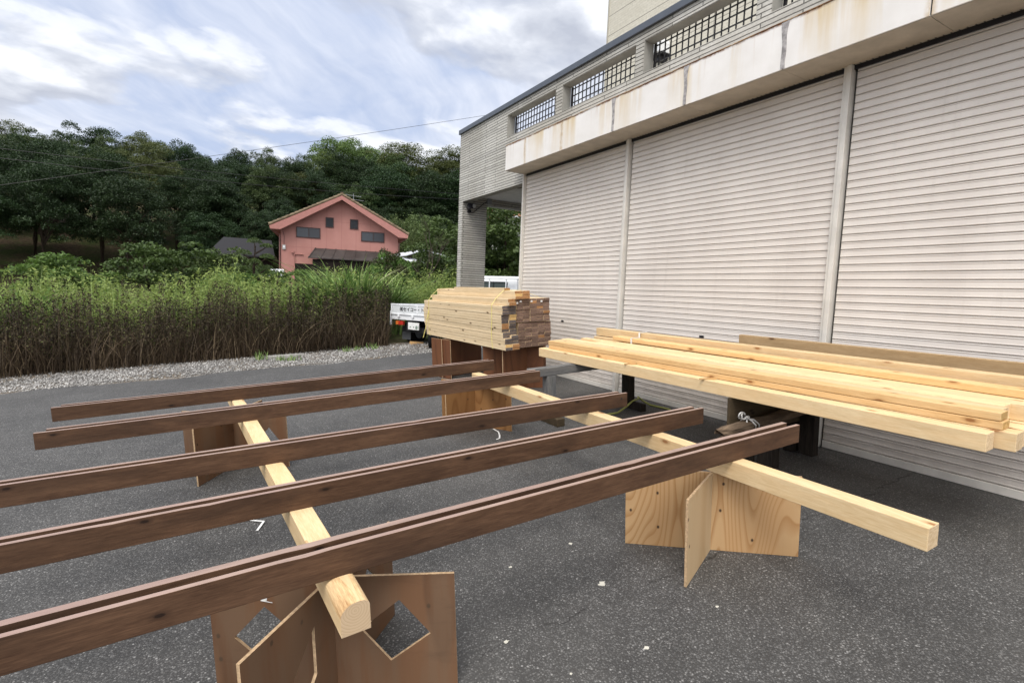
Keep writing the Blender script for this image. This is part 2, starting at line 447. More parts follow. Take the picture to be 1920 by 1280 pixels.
def asphalt_mat():
    m, nt, b = new_mat('asphalt')
    p = nt.coord('Object')
    v1 = nt.add('ShaderNodeTexVoronoi', {'Vector': p, 'Scale': 125.0})
    v2 = nt.add('ShaderNodeTexVoronoi', {'Vector': p, 'Scale': 70.0})
    r1 = nt.sep(v1.outputs['Color'])[0]; r2 = nt.sep(v2.outputs['Color'])[1]
    inside = nt.ramp(v1.outputs['Distance'], [(0.30, 1.0), (0.62, 0.0)])
    inside2 = nt.ramp(v2.outputs['Distance'], [(0.22, 1.0), (0.42, 0.0)])
    tone = nt.ramp(r1, [(0.0, 0.046), (0.45, 0.074), (0.75, 0.104), (0.90, 0.145), (0.975, 0.19), (1.0, 0.28)])
    tone2 = nt.ramp(r2, [(0.0, 0.038), (0.6, 0.075), (0.88, 0.135), (0.975, 0.20), (1.0, 0.32)])
    c = nt.mix(inside, (0.042, 0.0415, 0.041), tone)
    c = nt.mix(nt.math('MULTIPLY', inside2, nt.math('GREATER_THAN', r2, 0.62)), c, tone2)
    big = nt.noise(p, 0.9, 5, 0.6)
    mid = nt.noise(p, 7.0, 4, 0.6)
    c = nt.mix(1.0, c, nt.ramp(nt.math('ADD', nt.math('MULTIPLY', big, 0.6), nt.math('MULTIPLY', mid, 0.4)), [(0.36, (0.84, 0.825, 0.80)), (0.64, (1.32, 1.295, 1.25))]), 'MULTIPLY')
    # dusty bleached patches
    c = nt.mix(nt.math('MULTIPLY', nt.ramp(nt.noise(nt.mapping(p, (1, 1, 1), (3.1, 8.2, 0)), 0.55, 4), [(0.52, 0.0), (0.72, 1.0)]), 0.30), c, (0.13, 0.125, 0.115))
    # hairline crack running across the foreground
    x, y, z = nt.sep(p)
    wob = nt.math('ADD', nt.math('MULTIPLY', nt.math('SUBTRACT', nt.noise(nt.mapping(p, (1, 0, 0)), 2.2, 3), 0.5), 0.28), nt.math('MULTIPLY', nt.math('SUBTRACT', nt.noise(p, 30, 3), 0.5), 0.05))
    d = nt.math('ABSOLUTE', nt.math('SUBTRACT', nt.math('ADD', y, wob), 1.80))
    crack = nt.math('MULTIPLY', nt.ramp(d, [(0.002, 1.0), (0.008, 0.0)]), nt.ramp(nt.noise(p, 5, 3), [(0.35, 0.1), (0.55, 0.9)]))
    c = nt.mix(crack, c, (0.012, 0.011, 0.010))
    h = nt.math('ADD', nt.math('MULTIPLY', inside, 0.6), nt.math('MULTIPLY', inside2, 0.6))
    setb(nt, b, c, 0.72, nt.bump(h, 0.45, 0.004), 0.45)
    return m


def gravel_mat():
    m, nt, b = new_mat('gravel')
    p = nt.coord('Object')
    v = nt.add('ShaderNodeTexVoronoi', {'Vector': p, 'Scale': 32.0})
    r = nt.sep(v.outputs['Color'])[0]
    c = nt.ramp(r, [(0.0, (0.15, 0.145, 0.135)), (0.5, (0.30, 0.29, 0.275)), (1.0, (0.50, 0.49, 0.47))])
    c = nt.mix(nt.ramp(v.outputs['Distance'], [(0.35, 0.0), (0.7, 1.0)]), c, (0.05, 0.045, 0.04))
    soil = nt.ramp(nt.noise(p, 1.3, 5, 0.65), [(0.46, 0.0), (0.62, 1.0)])
    c = nt.mix(nt.math('MULTIPLY', soil, 0.75), c, nt.ramp(nt.noise(p, 26, 4), [(0.3, (0.10, 0.075, 0.05)), (0.7, (0.24, 0.19, 0.13))]))
    setb(nt, b, c, 0.95, nt.bump(v.outputs['Distance'], 0.7, 0.02), 0.15)
    return m


def ground_mat():
    m, nt, b = new_mat('soil_and_turf')
    p = nt.coord('Object')
    a = nt.noise(p, 6, 6, 0.65); g = nt.noise(p, 0.5, 4)
    c = nt.ramp(a, [(0.3, (0.035, 0.025, 0.016)), (0.6, (0.10, 0.075, 0.048))])
    c = nt.mix(nt.ramp(g, [(0.42, 0.0), (0.6, 0.8)]), c, nt.ramp(a, [(0.3, (0.02, 0.035, 0.01)), (0.65, (0.06, 0.09, 0.025))]))
    setb(nt, b, c, 0.95, nt.bump(a, 0.6, 0.05), 0.1)
    return m


def tile_mat(name, base, u_off=0.0):
    m, nt, b = new_mat(name)
    uv = nt.mapping(nt.coord('UV'), (1, 1, 1), (u_off, 0, 0))
    wob = nt.add('ShaderNodeTexNoise', {'Vector': uv, 'Scale': 9.0, 'Detail': 3.0}).outputs[1]
    uvw = nt.add('ShaderNodeVectorMath', {0: uv, 1: nt.add('ShaderNodeVectorMath', {0: wob, 'Scale': 0.007}, operation='SCALE').outputs[0]}, operation='ADD').outputs[0]
    bk = nt.add('ShaderNodeTexBrick', {'Vector': uvw, 'Color1': tuple(v * 0.86 for v in base), 'Color2': tuple(min(v * 1.12, 1) for v in base), 'Mortar': tuple(v * 0.30 for v in base),
                                       'Scale': 1.0, 'Mortar Size': 0.0065, 'Mortar Smooth': 0.35, 'Bias': 0.0, 'Brick Width': 1.15, 'Row Height': 0.047})
    bk.offset = 0.37; bk.offset_frequency = 2; bk.squash = 1.0
    n = nt.noise(nt.mapping(uv, (0.5, 1, 1)), 40, 5, 0.65)
    dirt = nt.noise(nt.mapping(uv, (1, 0.35, 1)), 1.6, 5, 0.6)
    c = nt.mix(1.0, bk.outputs[0], nt.ramp(n, [(0.3, 0.80), (0.7, 1.08)]), 'MULTIPLY')
    c = nt.mix(1.0, c, nt.ramp(dirt, [(0.32, (0.78, 0.77, 0.74)), (0.62, (1.03, 1.03, 1.03))]), 'MULTIPLY')
    # each course is split-faced and leans out a little at its lower edge
    v = nt.sep(uvw)[1]
    saw = nt.math('FRACT', nt.math('DIVIDE', v, 0.047))
    h = nt.math('ADD', nt.math('MULTIPLY', nt.math('SUBTRACT', 1.0, saw), 0.5), nt.math('ADD', nt.math('MULTIPLY', n, 0.35), nt.math('MULTIPLY', bk.outputs[1], -1.2)))
    setb(nt, b, c, 0.78, nt.bump(h, 0.8, 0.012), 0.25)
    return m


def siding_mat():
    m, nt, b = new_mat('beige_siding')
    uv = nt.coord('UV')
    bk = nt.add('ShaderNodeTexBrick', {'Vector': uv, 'Color1': (0.57, 0.54, 0.455), 'Color2': (0.62, 0.59, 0.505), 'Mortar': (0.48, 0.455, 0.38),
                                       'Scale': 1.0, 'Mortar Size': 0.003, 'Mortar Smooth': 0.3, 'Brick Width': 0.23, 'Row Height': 0.0541})
    v = nt.sep(uv)[1]
    j = nt.math('FRACT', nt.math('DIVIDE', nt.math('SUBTRACT', v, 7.507), 0.433))
    joint = nt.ramp(nt.math('ABSOLUTE', nt.math('SUBTRACT', j, 0.5)), [(0.482, 0.0), (0.490, 1.0)])
    u = nt.sep(uv)[0]
    ju = nt.math('FRACT', nt.math('DIVIDE', nt.math('SUBTRACT', u, 9.99), 3.03))
    jointu = nt.ramp(nt.math('ABSOLUTE', nt.math('SUBTRACT', ju, 0.5)), [(0.496, 0.0), (0.498, 1.0)])
    n = nt.noise(uv, 22, 5, 0.6)
    c = nt.mix(1.0, bk.outputs[0], nt.ramp(n, [(0.3, 0.88), (0.7, 1.05)]), 'MULTIPLY')
    c = nt.mix(nt.math('MAXIMUM', joint, jointu), c, (0.16, 0.15, 0.13))
    setb(nt, b, c, 0.7, nt.bump(nt.math('ADD', n, nt.math('MULTIPLY', bk.outputs[1], -1.0)), 0.35, 0.006), 0.3)
    return m


def fascia_mat():
    m, nt, b = new_mat('rust_stained_white_panel')
    uv = nt.coord('UV'); u, v, _ = nt.sep(uv)
    top = nt.ramp(nt.math('SUBTRACT', v, 3.54), [(0.0, 0.0), (0.15, 0.22), (0.40, 1.0)])
    colu = nt.noise(nt.add('ShaderNodeCombineXYZ', {0: u, 1: nt.math('MULTIPLY', v, 0.10), 2: 3.0}).outputs[0], 2.6, 5, 0.62, 0.2)
    st = nt.ramp(colu, [(0.48, 0.0), (0.64, 1.0)])
    stain = nt.math('MULTIPLY', st, nt.math('ADD', nt.math('MULTIPLY', top, 0.65), 0.30))
    n = nt.noise(uv, 3, 5, 0.6)
    c = nt.mix(nt.ramp(n, [(0.35, 0.0), (0.7, 1.0)]), (0.74, 0.715, 0.68), (0.82, 0.80, 0.775))
    c = nt.mix(nt.math('MULTIPLY', stain, 0.9), c, (0.60, 0.45, 0.22))
    dj = None
    for jy in (7.155, 6.185, 1.86, 0.79):
        d_ = nt.math('ABSOLUTE', nt.math('SUBTRACT', u, jy)); dj = d_ if dj is None else nt.math('MINIMUM', dj, d_)
    js = nt.math('MULTIPLY', nt.ramp(dj, [(0.004, 0.9), (0.045, 0.0)]), nt.ramp(nt.noise(uv, 14, 4), [(0.35, 0.25), (0.6, 1.0)]))
    c = nt.mix(js, c, (0.48, 0.33, 0.14))
    fine = nt.noise(nt.add('ShaderNodeCombineXYZ', {0: u, 1: nt.math('MULTIPLY', v, 0.03), 2: 1.0}).outputs[0], 22, 4, 0.6)
    c = nt.mix(nt.math('MULTIPLY', nt.math('MULTIPLY', nt.ramp(fine, [(0.58, 0.0), (0.72, 1.0)]), top), 0.30), c, (0.45, 0.29, 0.13))
    # corroded upper edge
    edge = nt.math('MULTIPLY', nt.ramp(nt.math('SUBTRACT', v, 3.54), [(0.372, 0.0), (0.392, 1.0)]), nt.ramp(nt.noise(uv, 9, 5, 0.7), [(0.40, 0.0), (0.58, 1.0)]))
    c = nt.mix(edge, c, nt.ramp(nt.noise(uv, 60, 3), [(0.35, (0.10, 0.04, 0.02)), (0.65, (0.36, 0.16, 0.06))]))
    setb(nt, b, c, 0.45, None, 0.4)
    return m


def shutter_mat():
    m, nt, b = new_mat('shutter_enamel')
    uv = nt.coord('UV'); u, v, _ = nt.sep(uv)
    n = nt.noise(nt.add('ShaderNodeCombineXYZ', {0: u, 1: nt.math('MULTIPLY', v, 0.5), 2: 0.0}).outputs[0], 1.6, 5, 0.6)
    c = nt.mix(nt.ramp(n, [(0.35, 0.0), (0.68, 1.0)]), (0.635, 0.59, 0.545), (0.725, 0.68, 0.63))
    s = nt.noise(nt.add('ShaderNodeCombineXYZ', {0: u, 1: nt.math('MULTIPLY', v, 0.06), 2: 2.0}).outputs[0], 14, 4, 0.6)
    c = nt.mix(nt.math('MULTIPLY', nt.ramp(s, [(0.56, 0.0), (0.72, 1.0)]), 0.16), c, (0.40, 0.36, 0.33))
    low = nt.math('MULTIPLY', nt.ramp(v, [(0.30, 1.0), (0.75, 0.0)]), nt.ramp(nt.noise(uv, 5, 6, 0.65), [(0.38, 0.1), (0.62, 1.0)]))
    c = nt.mix(nt.math('MULTIPLY', low, 0.45), c, (0.30, 0.265, 0.225))
    setb(nt, b, c, 0.45, None, 0.4)
    return m


def stucco_mat():
    m, nt, b = new_mat('pink_stucco')
    p = nt.coord('Object')
    n = nt.noise(p, 1.2, 5, 0.6)
    x, y, z = nt.sep(p)
    c = nt.mix(nt.ramp(n, [(0.35, 0.0), (0.7, 1.0)]), (0.41, 0.20, 0.172), (0.455, 0.23, 0.20))
    j = nt.math('FRACT', nt.math('DIVIDE', nt.math('SUBTRACT', z, 0.4), 1.82))
    jl = nt.ramp(nt.math('ABSOLUTE', nt.math('SUBTRACT', j, 0.5)), [(0.490, 0.0), (0.494, 1.0)])
    jx = nt.math('FRACT', nt.math('DIVIDE', x, 0.95))
    jxl = nt.ramp(nt.math('ABSOLUTE', nt.math('SUBTRACT', jx, 0.5)), [(0.482, 0.0), (0.49, 1.0)])
    c = nt.mix(nt.math('MULTIPLY', nt.math('MAXIMUM', jl, jxl), 0.35), c, (0.24, 0.09, 0.08))
    setb(nt, b, c, 0.85, nt.bump(nt.noise(p, 60, 3), 0.2, 0.01), 0.2)
    return m


def rooftile_mat(name, c0, c1):
    m, nt, b = new_mat(name)
    p = nt.coord('Object')
    v = nt.add('ShaderNodeTexVoronoi', {'Vector': p, 'Scale': 4.0})
    c = nt.mix(nt.sep(v.outputs['Color'])[0], c0, c1)
    c = nt.mix(nt.math('MULTIPLY', nt.noise(p, 5, 5), 0.4), c, tuple(q * 0.5 for q in c0))
    setb(nt, b, c, 0.7, None, 0.3)
    return m


def leaf_mat(name, dark, light, rough=0.55, trans=0.25, scale=0.6, spec=0.3):
    m, nt, b = new_mat(name)
    g = nt.add('ShaderNodeNewGeometry')
    rnd = g.outputs['Random Per Island']
    oi = nt.add('ShaderNodeObjectInfo').outputs['Random']
    p = nt.add('ShaderNodeVectorMath', {0: nt.coord('Object'), 1: nt.add('ShaderNodeCombineXYZ', {0: nt.math('MULTIPLY', oi, 30.0), 1: 0.0, 2: 0.0}).outputs[0]}, operation='ADD').outputs[0]
    n = nt.noise(p, scale, 3, 0.5)
    f = nt.math('ADD', nt.math('MULTIPLY', rnd, 0.55), nt.math('MULTIPLY', nt.ramp(n, [(0.35, 0.0), (0.65, 1.0)]), 0.45))
    c = nt.mix(f, dark, light)
    hv = nt.add('ShaderNodeHueSaturation', {'Color': c, 'Value': nt.math('ADD', nt.math('MULTIPLY', oi, 0.36), 0.82), 'Hue': nt.math('ADD', nt.math('MULTIPLY', oi, 0.024), 0.488)}).outputs[0]
    setb(nt, b, hv, rough, None, spec)
    if trans:
        tr = nt.add('ShaderNodeBsdfTranslucent', {'Color': nt.mix(0.5, hv, light)})
        mx = nt.add('ShaderNodeMixShader', {0: trans})
        nt.l.new(b.outputs[0], mx.inputs[1]); nt.l.new(tr.outputs[0], mx.inputs[2])
        out = [q for q in nt.n if q.type == 'OUTPUT_MATERIAL'][0]
        nt.l.new(mx.outputs[0], out.inputs[0])
    return m


def blade_mat(name, stops, rough=0.7, trans=0.2):
    m, nt, b = new_mat(name)
    rnd = nt.add('ShaderNodeNewGeometry').outputs['Random Per Island']
    c = nt.ramp(rnd, stops)
    c = nt.mix(1.0, c, nt.ramp(nt.noise(nt.coord('Object'), 1.1, 3), [(0.35, 0.72), (0.65, 1.15)]), 'MULTIPLY')
    setb(nt, b, c, rough, None, 0.25)
    if trans:
        tr = nt.add('ShaderNodeBsdfTranslucent', {'Color': c})
        mx = nt.add('ShaderNodeMixShader', {0: trans})
        nt.l.new(b.outputs[0], mx.inputs[1]); nt.l.new(tr.outputs[0], mx.inputs[2])
        out = [q for q in nt.n if q.type == 'OUTPUT_MATERIAL'][0]
        nt.l.new(mx.outputs[0], out.inputs[0])
    return m


asphalt = asphalt_mat(); gravel = gravel_mat(); soil = ground_mat()
tile = tile_mat('grey_split_tile', (0.50, 0.49, 0.455)); siding = siding_mat(); fascia = fascia_mat(); shutter = shutter_mat()
shutter_frame_mat = plain('shutter_frame_enamel', (0.66, 0.635, 0.585), 0.45, 0.4)
render_grey = plain('grey_render', (0.34, 0.335, 0.31), 0.85, 0.2, dirt=0.18, scale=3)
stucco = stucco_mat(); house_tiles = rooftile_mat('brown_roof_tile', (0.15, 0.11, 0.068), (0.27, 0.205, 0.13))
orange_tiles = rooftile_mat('orange_roof_tile', (0.33, 0.15, 0.09), (0.52, 0.30, 0.20))
pink_trim = plain('pink_trim', (0.41, 0.19, 0.165), 0.7, 0.3)
bark = plain('bark', (0.055, 0.042, 0.032), 0.95, 0.1, dirt=0.4, scale=9, bump=0.5)
dead_bark = plain('dead_bark', (0.075, 0.062, 0.052), 0.95, 0.1, dirt=0.3, scale=9)
leaf_dark = leaf_mat('evergreen_leaf', (0.013, 0.028, 0.012), (0.046, 0.080, 0.029))
leaf_mid = leaf_mat('broadleaf_leaf', (0.028, 0.050, 0.017), (0.10, 0.140, 0.050))
leaf_camphor = leaf_mat('camphor_leaf', (0.060, 0.105, 0.030), (0.19, 0.265, 0.085))
leaf_bamboo = leaf_mat('bamboo_leaf', (0.060, 0.098, 0.030), (0.155, 0.215, 0.072))
leaf_shrub = leaf_mat('shrub_leaf', (0.030, 0.055, 0.016), (0.115, 0.175, 0.048), scale=1.4)
leaf_bush = leaf_mat('bush_leaf', (0.045, 0.085, 0.020), (0.15, 0.25, 0.055), scale=1.2)
leaf_rust = leaf_mat('dark_bush_leaf', (0.030, 0.036, 0.016), (0.085, 0.095, 0.036), scale=1.5)
leaf_weed = leaf_mat('weed_leaf', (0.13, 0.19, 0.042), (0.32, 0.39, 0.11), scale=0.9, trans=0.35)
blade_green = blade_mat('silver_grass_blade', [(0.0, (0.10, 0.18, 0.05)), (0.5, (0.20, 0.33, 0.09)), (0.85, (0.32, 0.45, 0.15)), (1.0, (0.55, 0.58, 0.32))])
blade_dry = blade_mat('dry_stalk', [(0.0, (0.032, 0.024, 0.016)), (0.6, (0.075, 0.055, 0.035)), (0.9, (0.14, 0.105, 0.062)), (1.0, (0.28, 0.22, 0.13))])
leaf_dry = blade_mat('withered_leaf', [(0.0, (0.020, 0.015, 0.010)), (0.55, (0.052, 0.039, 0.025)), (0.88, (0.10, 0.080, 0.042)), (1.0, (0.13, 0.15, 0.045))], trans=0.0)
blade_straw = blade_mat('straw', [(0.0, (0.040, 0.028, 0.018)), (0.65, (0.085, 0.060, 0.038)), (0.93, (0.16, 0.118, 0.072)), (1.0, (0.34, 0.26, 0.16))])

rng = np.random.default_rng(11)

# ================================================================ GROUND
xs = np.concatenate([[-400, -200, -100, -60, -40], np.arange(-30, -6, 3), [-6, -4.5, -4, -2, 0, 1, 2, 3, 4, 4.9, 6], np.arange(8, 44, 3), [60, 100, 200, 400]])
ys = np.concatenate([[-200, -60, -20], np.arange(-10, 42, 3), np.arange(42, 80, 2), [85, 90, 95, 100, 105, 110, 120, 200, 500]])
V = [(x, y, gz(x, y) - 0.012) for y in ys for x in xs]; nx = len(xs)
Q = [(j * nx + i, j * nx + i + 1, (j + 1) * nx + i + 1, (j + 1) * nx + i) for j in range(len(ys) - 1) for i in range(nx - 1)]
tag(link('ground', fast_mesh('ground', V, Q, soil)), kind='structure')

EDGE = [(-60, 10.5), (-30, 10.4), (-12, 10.2)] + [(x, 10.02 + 0.10 * math.sin(x * 2.3) + 0.06 * math.sin(x * 5.7 + 1) + (0.12 * max(0, x - 2.6))) for x in np.arange(-6, 5.0, 0.25)] + [(4.9, 10.45), (14, 10.6)]
V = []; Q = []
for i, (x, y) in enumerate(EDGE):
    V += [(x, -30, gz(x)), (x, 2, gz(x)), (x, y, gz(x))]
    if i:
        a = (i - 1) * 3; b_ = i * 3
        Q += [(a, b_, b_ + 1, a + 1), (a + 1, b_ + 1, b_ + 2, a + 2)]
tag(link('asphalt_yard', fast_mesh('asphalt_yard', V, Q, asphalt)), kind='structure')

V = []; Q = []
gx = [-60, -30, -12, -6, -4.5, -2, 0, 1, 2, 3, 4, 4.9, 8, 14]
for i, x in enumerate(gx):
    V += [(x, 9.6, gz(x) - 0.005), (x, 12.3 + 0.15 * math.sin(x), gz(x) - 0.005)]
    if i: Q.append((2 * i - 2, 2 * i, 2 * i + 1, 2 * i - 1))
tag(link('gravel_verge', fast_mesh('gravel_verge', V, Q, gravel)), kind='structure')

# loose stones on the verge (uncountable)
def stones(n, xr, yr, s0, s1):
    x = rng.uniform(*xr, n); y = yr[0] + (yr[1] - yr[0]) * rng.beta(1.3, 1.7, n)
    s = rng.uniform(s0, s1, n)
    octa = np.array([(1, 0, 0), (0, 1, 0), (-1, 0, 0), (0, -1, 0), (0.1, 0.1, 0.8), (0, 0, -0.8)], float)
    F_ = np.array([(0, 1, 4), (1, 2, 4), (2, 3, 4), (3, 0, 4), (1, 0, 5), (2, 1, 5), (3, 2, 5), (0, 3, 5)])
    ang = rng.uniform(0, 6.28, n); ca, sa = np.cos(ang), np.sin(ang)
    P = octa[None] * (s[:, None, None] * rng.uniform(0.6, 1.2, (n, 1, 3))) * (1 + rng.uniform(-.25, .25, (n, 6, 1)))
    X = P[..., 0] * ca[:, None] - P[..., 1] * sa[:, None] + x[:, None]
    Y = P[..., 0] * sa[:, None] + P[..., 1] * ca[:, None] + y[:, None]
    Z = P[..., 2] + np.array([gz(a) for a in x])[:, None] + (s * 0.25)[:, None]
    Vv = np.stack([X, Y, Z], -1).reshape(-1, 3)
    Ff = (F_[None] + (np.arange(n) * 6)[:, None, None]).reshape(-1, 3)
    return Vv, Ff


stone_m = blade_mat('stone', [(0.0, (0.15, 0.145, 0.135)), (0.5, (0.28, 0.27, 0.26)), (0.9, (0.44, 0.43, 0.41)), (1.0, (0.56, 0.55, 0.53))], 0.9, 0.0)
Vv, Ff = stones(15000, (-7, 5.2), (10.05, 11.9), 0.007, 0.023)
tag(link('loose_gravel', fast_mesh('loose_gravel', Vv, Ff, stone_m)), kind='stuff')

# ================================================================ SHOP BUILDING
bld = empty('shop_building', Matrix.Translation((0, 0, 0)))
tag(bld, 'grey tiled building with long white canopy over closed beige roller shutters', 'building')
XF = 4.56; YE = 10.37; YB = -6.0
OPEN = [(6.91, 8.40), (5.18, 6.74), (3.50, 5.04), (1.80, 3.34), (0.08, 1.64), (-1.62, -0.06)]
wl = MB()
T_ = 0.16
wl.box(XF, 7.75, 3.40, XF + T_, 10.18, 4.285)                 # spandrel over the open bay
wl.box(XF, YB, 3.54, XF + T_, 7.75, 4.285)                    # band behind the canopy
wl.box(XF, YB, 4.67, XF + T_, YE, 4.785)                      # band under the coping
prev = YE
for (a, b_) in OPEN:
    wl.box(XF, b_, 4.285, XF + T_, prev, 4.67); prev = a
wl.box(XF, YB, 4.285, XF + T_, prev, 4.67)
wl.box(XF, 10.18, 0.10, XF + 0.57, YE, 3.385)                 # end pillar
wl.box(XF, 10.18, 3.385, XF + T_, YE, 4.285)
wl.box(XF + T_, 10.18, 3.385, 9.0, YE, 4.785)                 # rear parapet and beam
wl.box(8.6, 10.18, 0.20, 9.0, YE, 3.385)
wl.build('tiled_wall', tile, bld)
# plain rendered reveals of the balcony openings (lintel, sill and jamb linings)
rv = MB()
for (a, b_) in OPEN:
    rv.box(XF + 0.006, b_ - 0.006, 4.288, XF + T_ - 0.004, b_ + 0.001, 4.667)
    rv.box(XF + 0.006, a - 0.001, 4.288, XF + T_ - 0.004, a + 0.006, 4.667)
    rv.box(XF + 0.006, a + 0.006, 4.661, XF + T_ - 0.004, b_ - 0.006, 4.672)
rv.build('opening_reveal', render_grey, bld)
cap = MB(); cap.box(XF - 0.035, YB, 4.785, XF + T_ + 0.03, YE + 0.035, 4.872); cap.box(XF + T_ + 0.03, 10.15, 4.785, 9.03, YE + 0.035, 4.872)
cap.build('roof_coping', roof_metal, bld, bevel=0.006)
for k, (a, b_) in enumerate(OPEN):
    g = MB(); gxp = XF + T_ + 0.012
    nb = 17
    g.box(gxp - 0.012, b_ - 0.035, 4.285, gxp + 0.012, b_ - 0.006, 4.67)
    for q in range(1, nb):
        yy = a + (b_ - a) * q / nb
        g.box(gxp - 0.006, yy - 0.006, 4.26, gxp + 0.006, yy + 0.006, 4.70)
    for zz in (4.335, 4.435, 4.535, 4.635):
        g.box(gxp - 0.0075, a - 0.01, zz - 0.0055, gxp + 0.0075, b_ - 0.036, zz + 0.0055)
    g.build('balcony_grille', black_metal, bld)
body = MB()
body.box(XF + 0.10, YB, 0.0, 14.0, 7.70, 3.50)
body.build('inner_wall', render_grey, bld)
slab = MB(); slab.box(XF + T_, YB, 3.52, 14.0, 10.18, 3.66); slab.build('terrace_floor', ceil_mat, bld)
# the open bay: grey ceiling with a broken strip hanging from it
ub = MB(); ub.box(8.0, YB, 3.66, 14.0, 9.99, 11.5); ub.build('upper_storey', siding, bld)
ubt = MB(); ubt.box(7.985, 9.965, 3.66, 8.03, 10.005, 11.5); ubt.build('corner_trim', plain('beige_trim', (0.42, 0.40, 0.34), 0.6), bld)
vent = MB()
vent.tube([(7.98, 8.12, 6.60), (7.72, 8.12, 6.60)], 0.125, 14); vent.box(7.70, 8.0, 6.42, 7.98, 8.24, 6.60)
vo_ = vent.build('vent_hood', white_paint, bld, bevel=0.01)
vb = MB(); vb.box(7.74, 7.97, 6.39, 7.99, 8.36, 6.415); vb.box(7.80, 8.06, 6.30, 7.99, 8.18, 6.375); vb.build('bracket', black_metal, vo_)
# canopy
can = MB(); XC = 4.196
can.box(XC + 0.012, YB, 3.552, XF, 7.74, 3.93); cano = can.build('canopy', steel_dark, bld)
jn = [7.76, 7.16, 6.19, 5.11, 4.0, 2.93, 1.86, 0.79, -0.28, -1.35, -2.42, -3.49, -4.56, YB]
for a, b_ in zip(jn[1:], jn[:-1]):
    p = MB(); p.box(XC, a + 0.005, 3.543, XC + 0.012, b_ - 0.005, 3.938); p.build('fascia_panel', fascia, cano, bevel=0.003)
    s_ = MB(); s_.box(XC + 0.012, a + 0.002, 3.540, XF, b_ - 0.002, 3.552); s_.build('soffit_panel', soffit_mat, cano)
ep = MB(); ep.box(XC + 0.012, 7.742, 3.545, XF, 7.757, 3.936); ep.build('fascia_panel', fascia, cano)
rust_flash, nt, b = new_mat('rusty_flashing')
n_ = nt.noise(nt.coord('Object'), 3.2, 6, 0.7)
setb(nt, b, nt.ramp(n_, [(0.42, (0.60, 0.56, 0.50)), (0.50, (0.42, 0.27, 0.14)), (0.60, (0.16, 0.075, 0.035))]), 0.8, None, 0.2)
fl = MB(); fl.box(XC - 0.006, YB, 3.938, XF, 7.765, 3.945)
fl.build('canopy_flashing', rust_flash, cano)
for yj in (5.11, 4.0, 2.93):
    s_ = MB()
    prof = [(yj - 0.022 + 0.004 * math.sin(k * 1.9) - 0.012 * (k == 6), 3.55 + 0.384 * k / 6) for k in range(7)] + [(yj + 0.016 + 0.004 * math.sin(k * 1.3 + 1) + 0.018 * (k / 6) ** 2, 3.55 + 0.384 * k / 6) for k in range(6, -1, -1)]
    s_.prism([(XC - 0.0035, y, z) for y, z in prof], (0.0033, 0, 0)); s_.build('joint_sealant', sealant, cano)
# shutters
def roller(y0, y1, zb):
    x = XF + 0.045; n = 50; top = 3.545; pitch = (top - zb) / n
    prof = []
    for k in range(n):
        z = zb + k * pitch
        prof += [(x + 0.004, z), (x + 0.004, z + pitch * 0.09), (x - 0.011, z + pitch * 0.13), (x - 0.0125, z + pitch * 0.22), (x - 0.009, z + pitch * 0.27), (x - 0.008, z + pitch * 0.86), (x - 0.012, z + pitch * 0.90), (x - 0.010, z + pitch * 0.985), (x + 0.004, z + pitch * 0.995)]
    prof.append((x, top))
    s = MB()
    for k in range(len(prof) - 1):
        (xa, za), (xb, zb_) = prof[k], prof[k + 1]
        s.quad((xa, y0, za), (xa, y1, za), (xb, y1, zb_), (xb, y0, zb_))
        s.f[-1] = tuple(reversed(s.f[-1]))
    sh = s.build('roller_shutter', shutter, bld)
    br = MB(); br.box(x - 0.022, y0 + 0.002, zb - 0.062, x + 0.012, y1 - 0.002, zb - 0.001); br.build('bottom_rail', shutter_frame_mat, sh, bevel=0.004)
    lk = MB(); yc = (y0 + y1) / 2
    lk.box(x - 0.024, yc - 0.03, 1.145, x - 0.015, yc + 0.03, 1.170); lk.build('lock_plate', black_metal, sh, bevel=0.004)


ZB = 0.37
roller(5.27, 7.715, ZB); roller(2.62, 5.165, ZB); roller(-0.03, 2.515, ZB); roller(-2.68, -0.135, ZB)
for y0, y1 in ((7.715, 7.757), (5.165, 5.27), (2.515, 2.62), (-0.135, -0.03)):
    d = MB()
    if y1 - y0 > 0.06:
        d.box(XF - 0.022, y0 + 0.022, 0.26, XF + 0.06, y1 - 0.044, 3.54); d.box(XF - 0.006, y1 - 0.044, 0.26, XF + 0.06, y1 - 0.014, 3.54)
    else: d.box(XF - 0.022, y0 + 0.006, 0.26, XF + 0.06, y1, 3.54)
    d.build('shutter_post', shutter_frame_mat, bld, bevel=0.004)
hd = MB(); hd.box(XF + 0.02, YB, 3.505, XF + 0.05, 7.71, 3.54); hd.build('shutter_head', black_metal, bld)
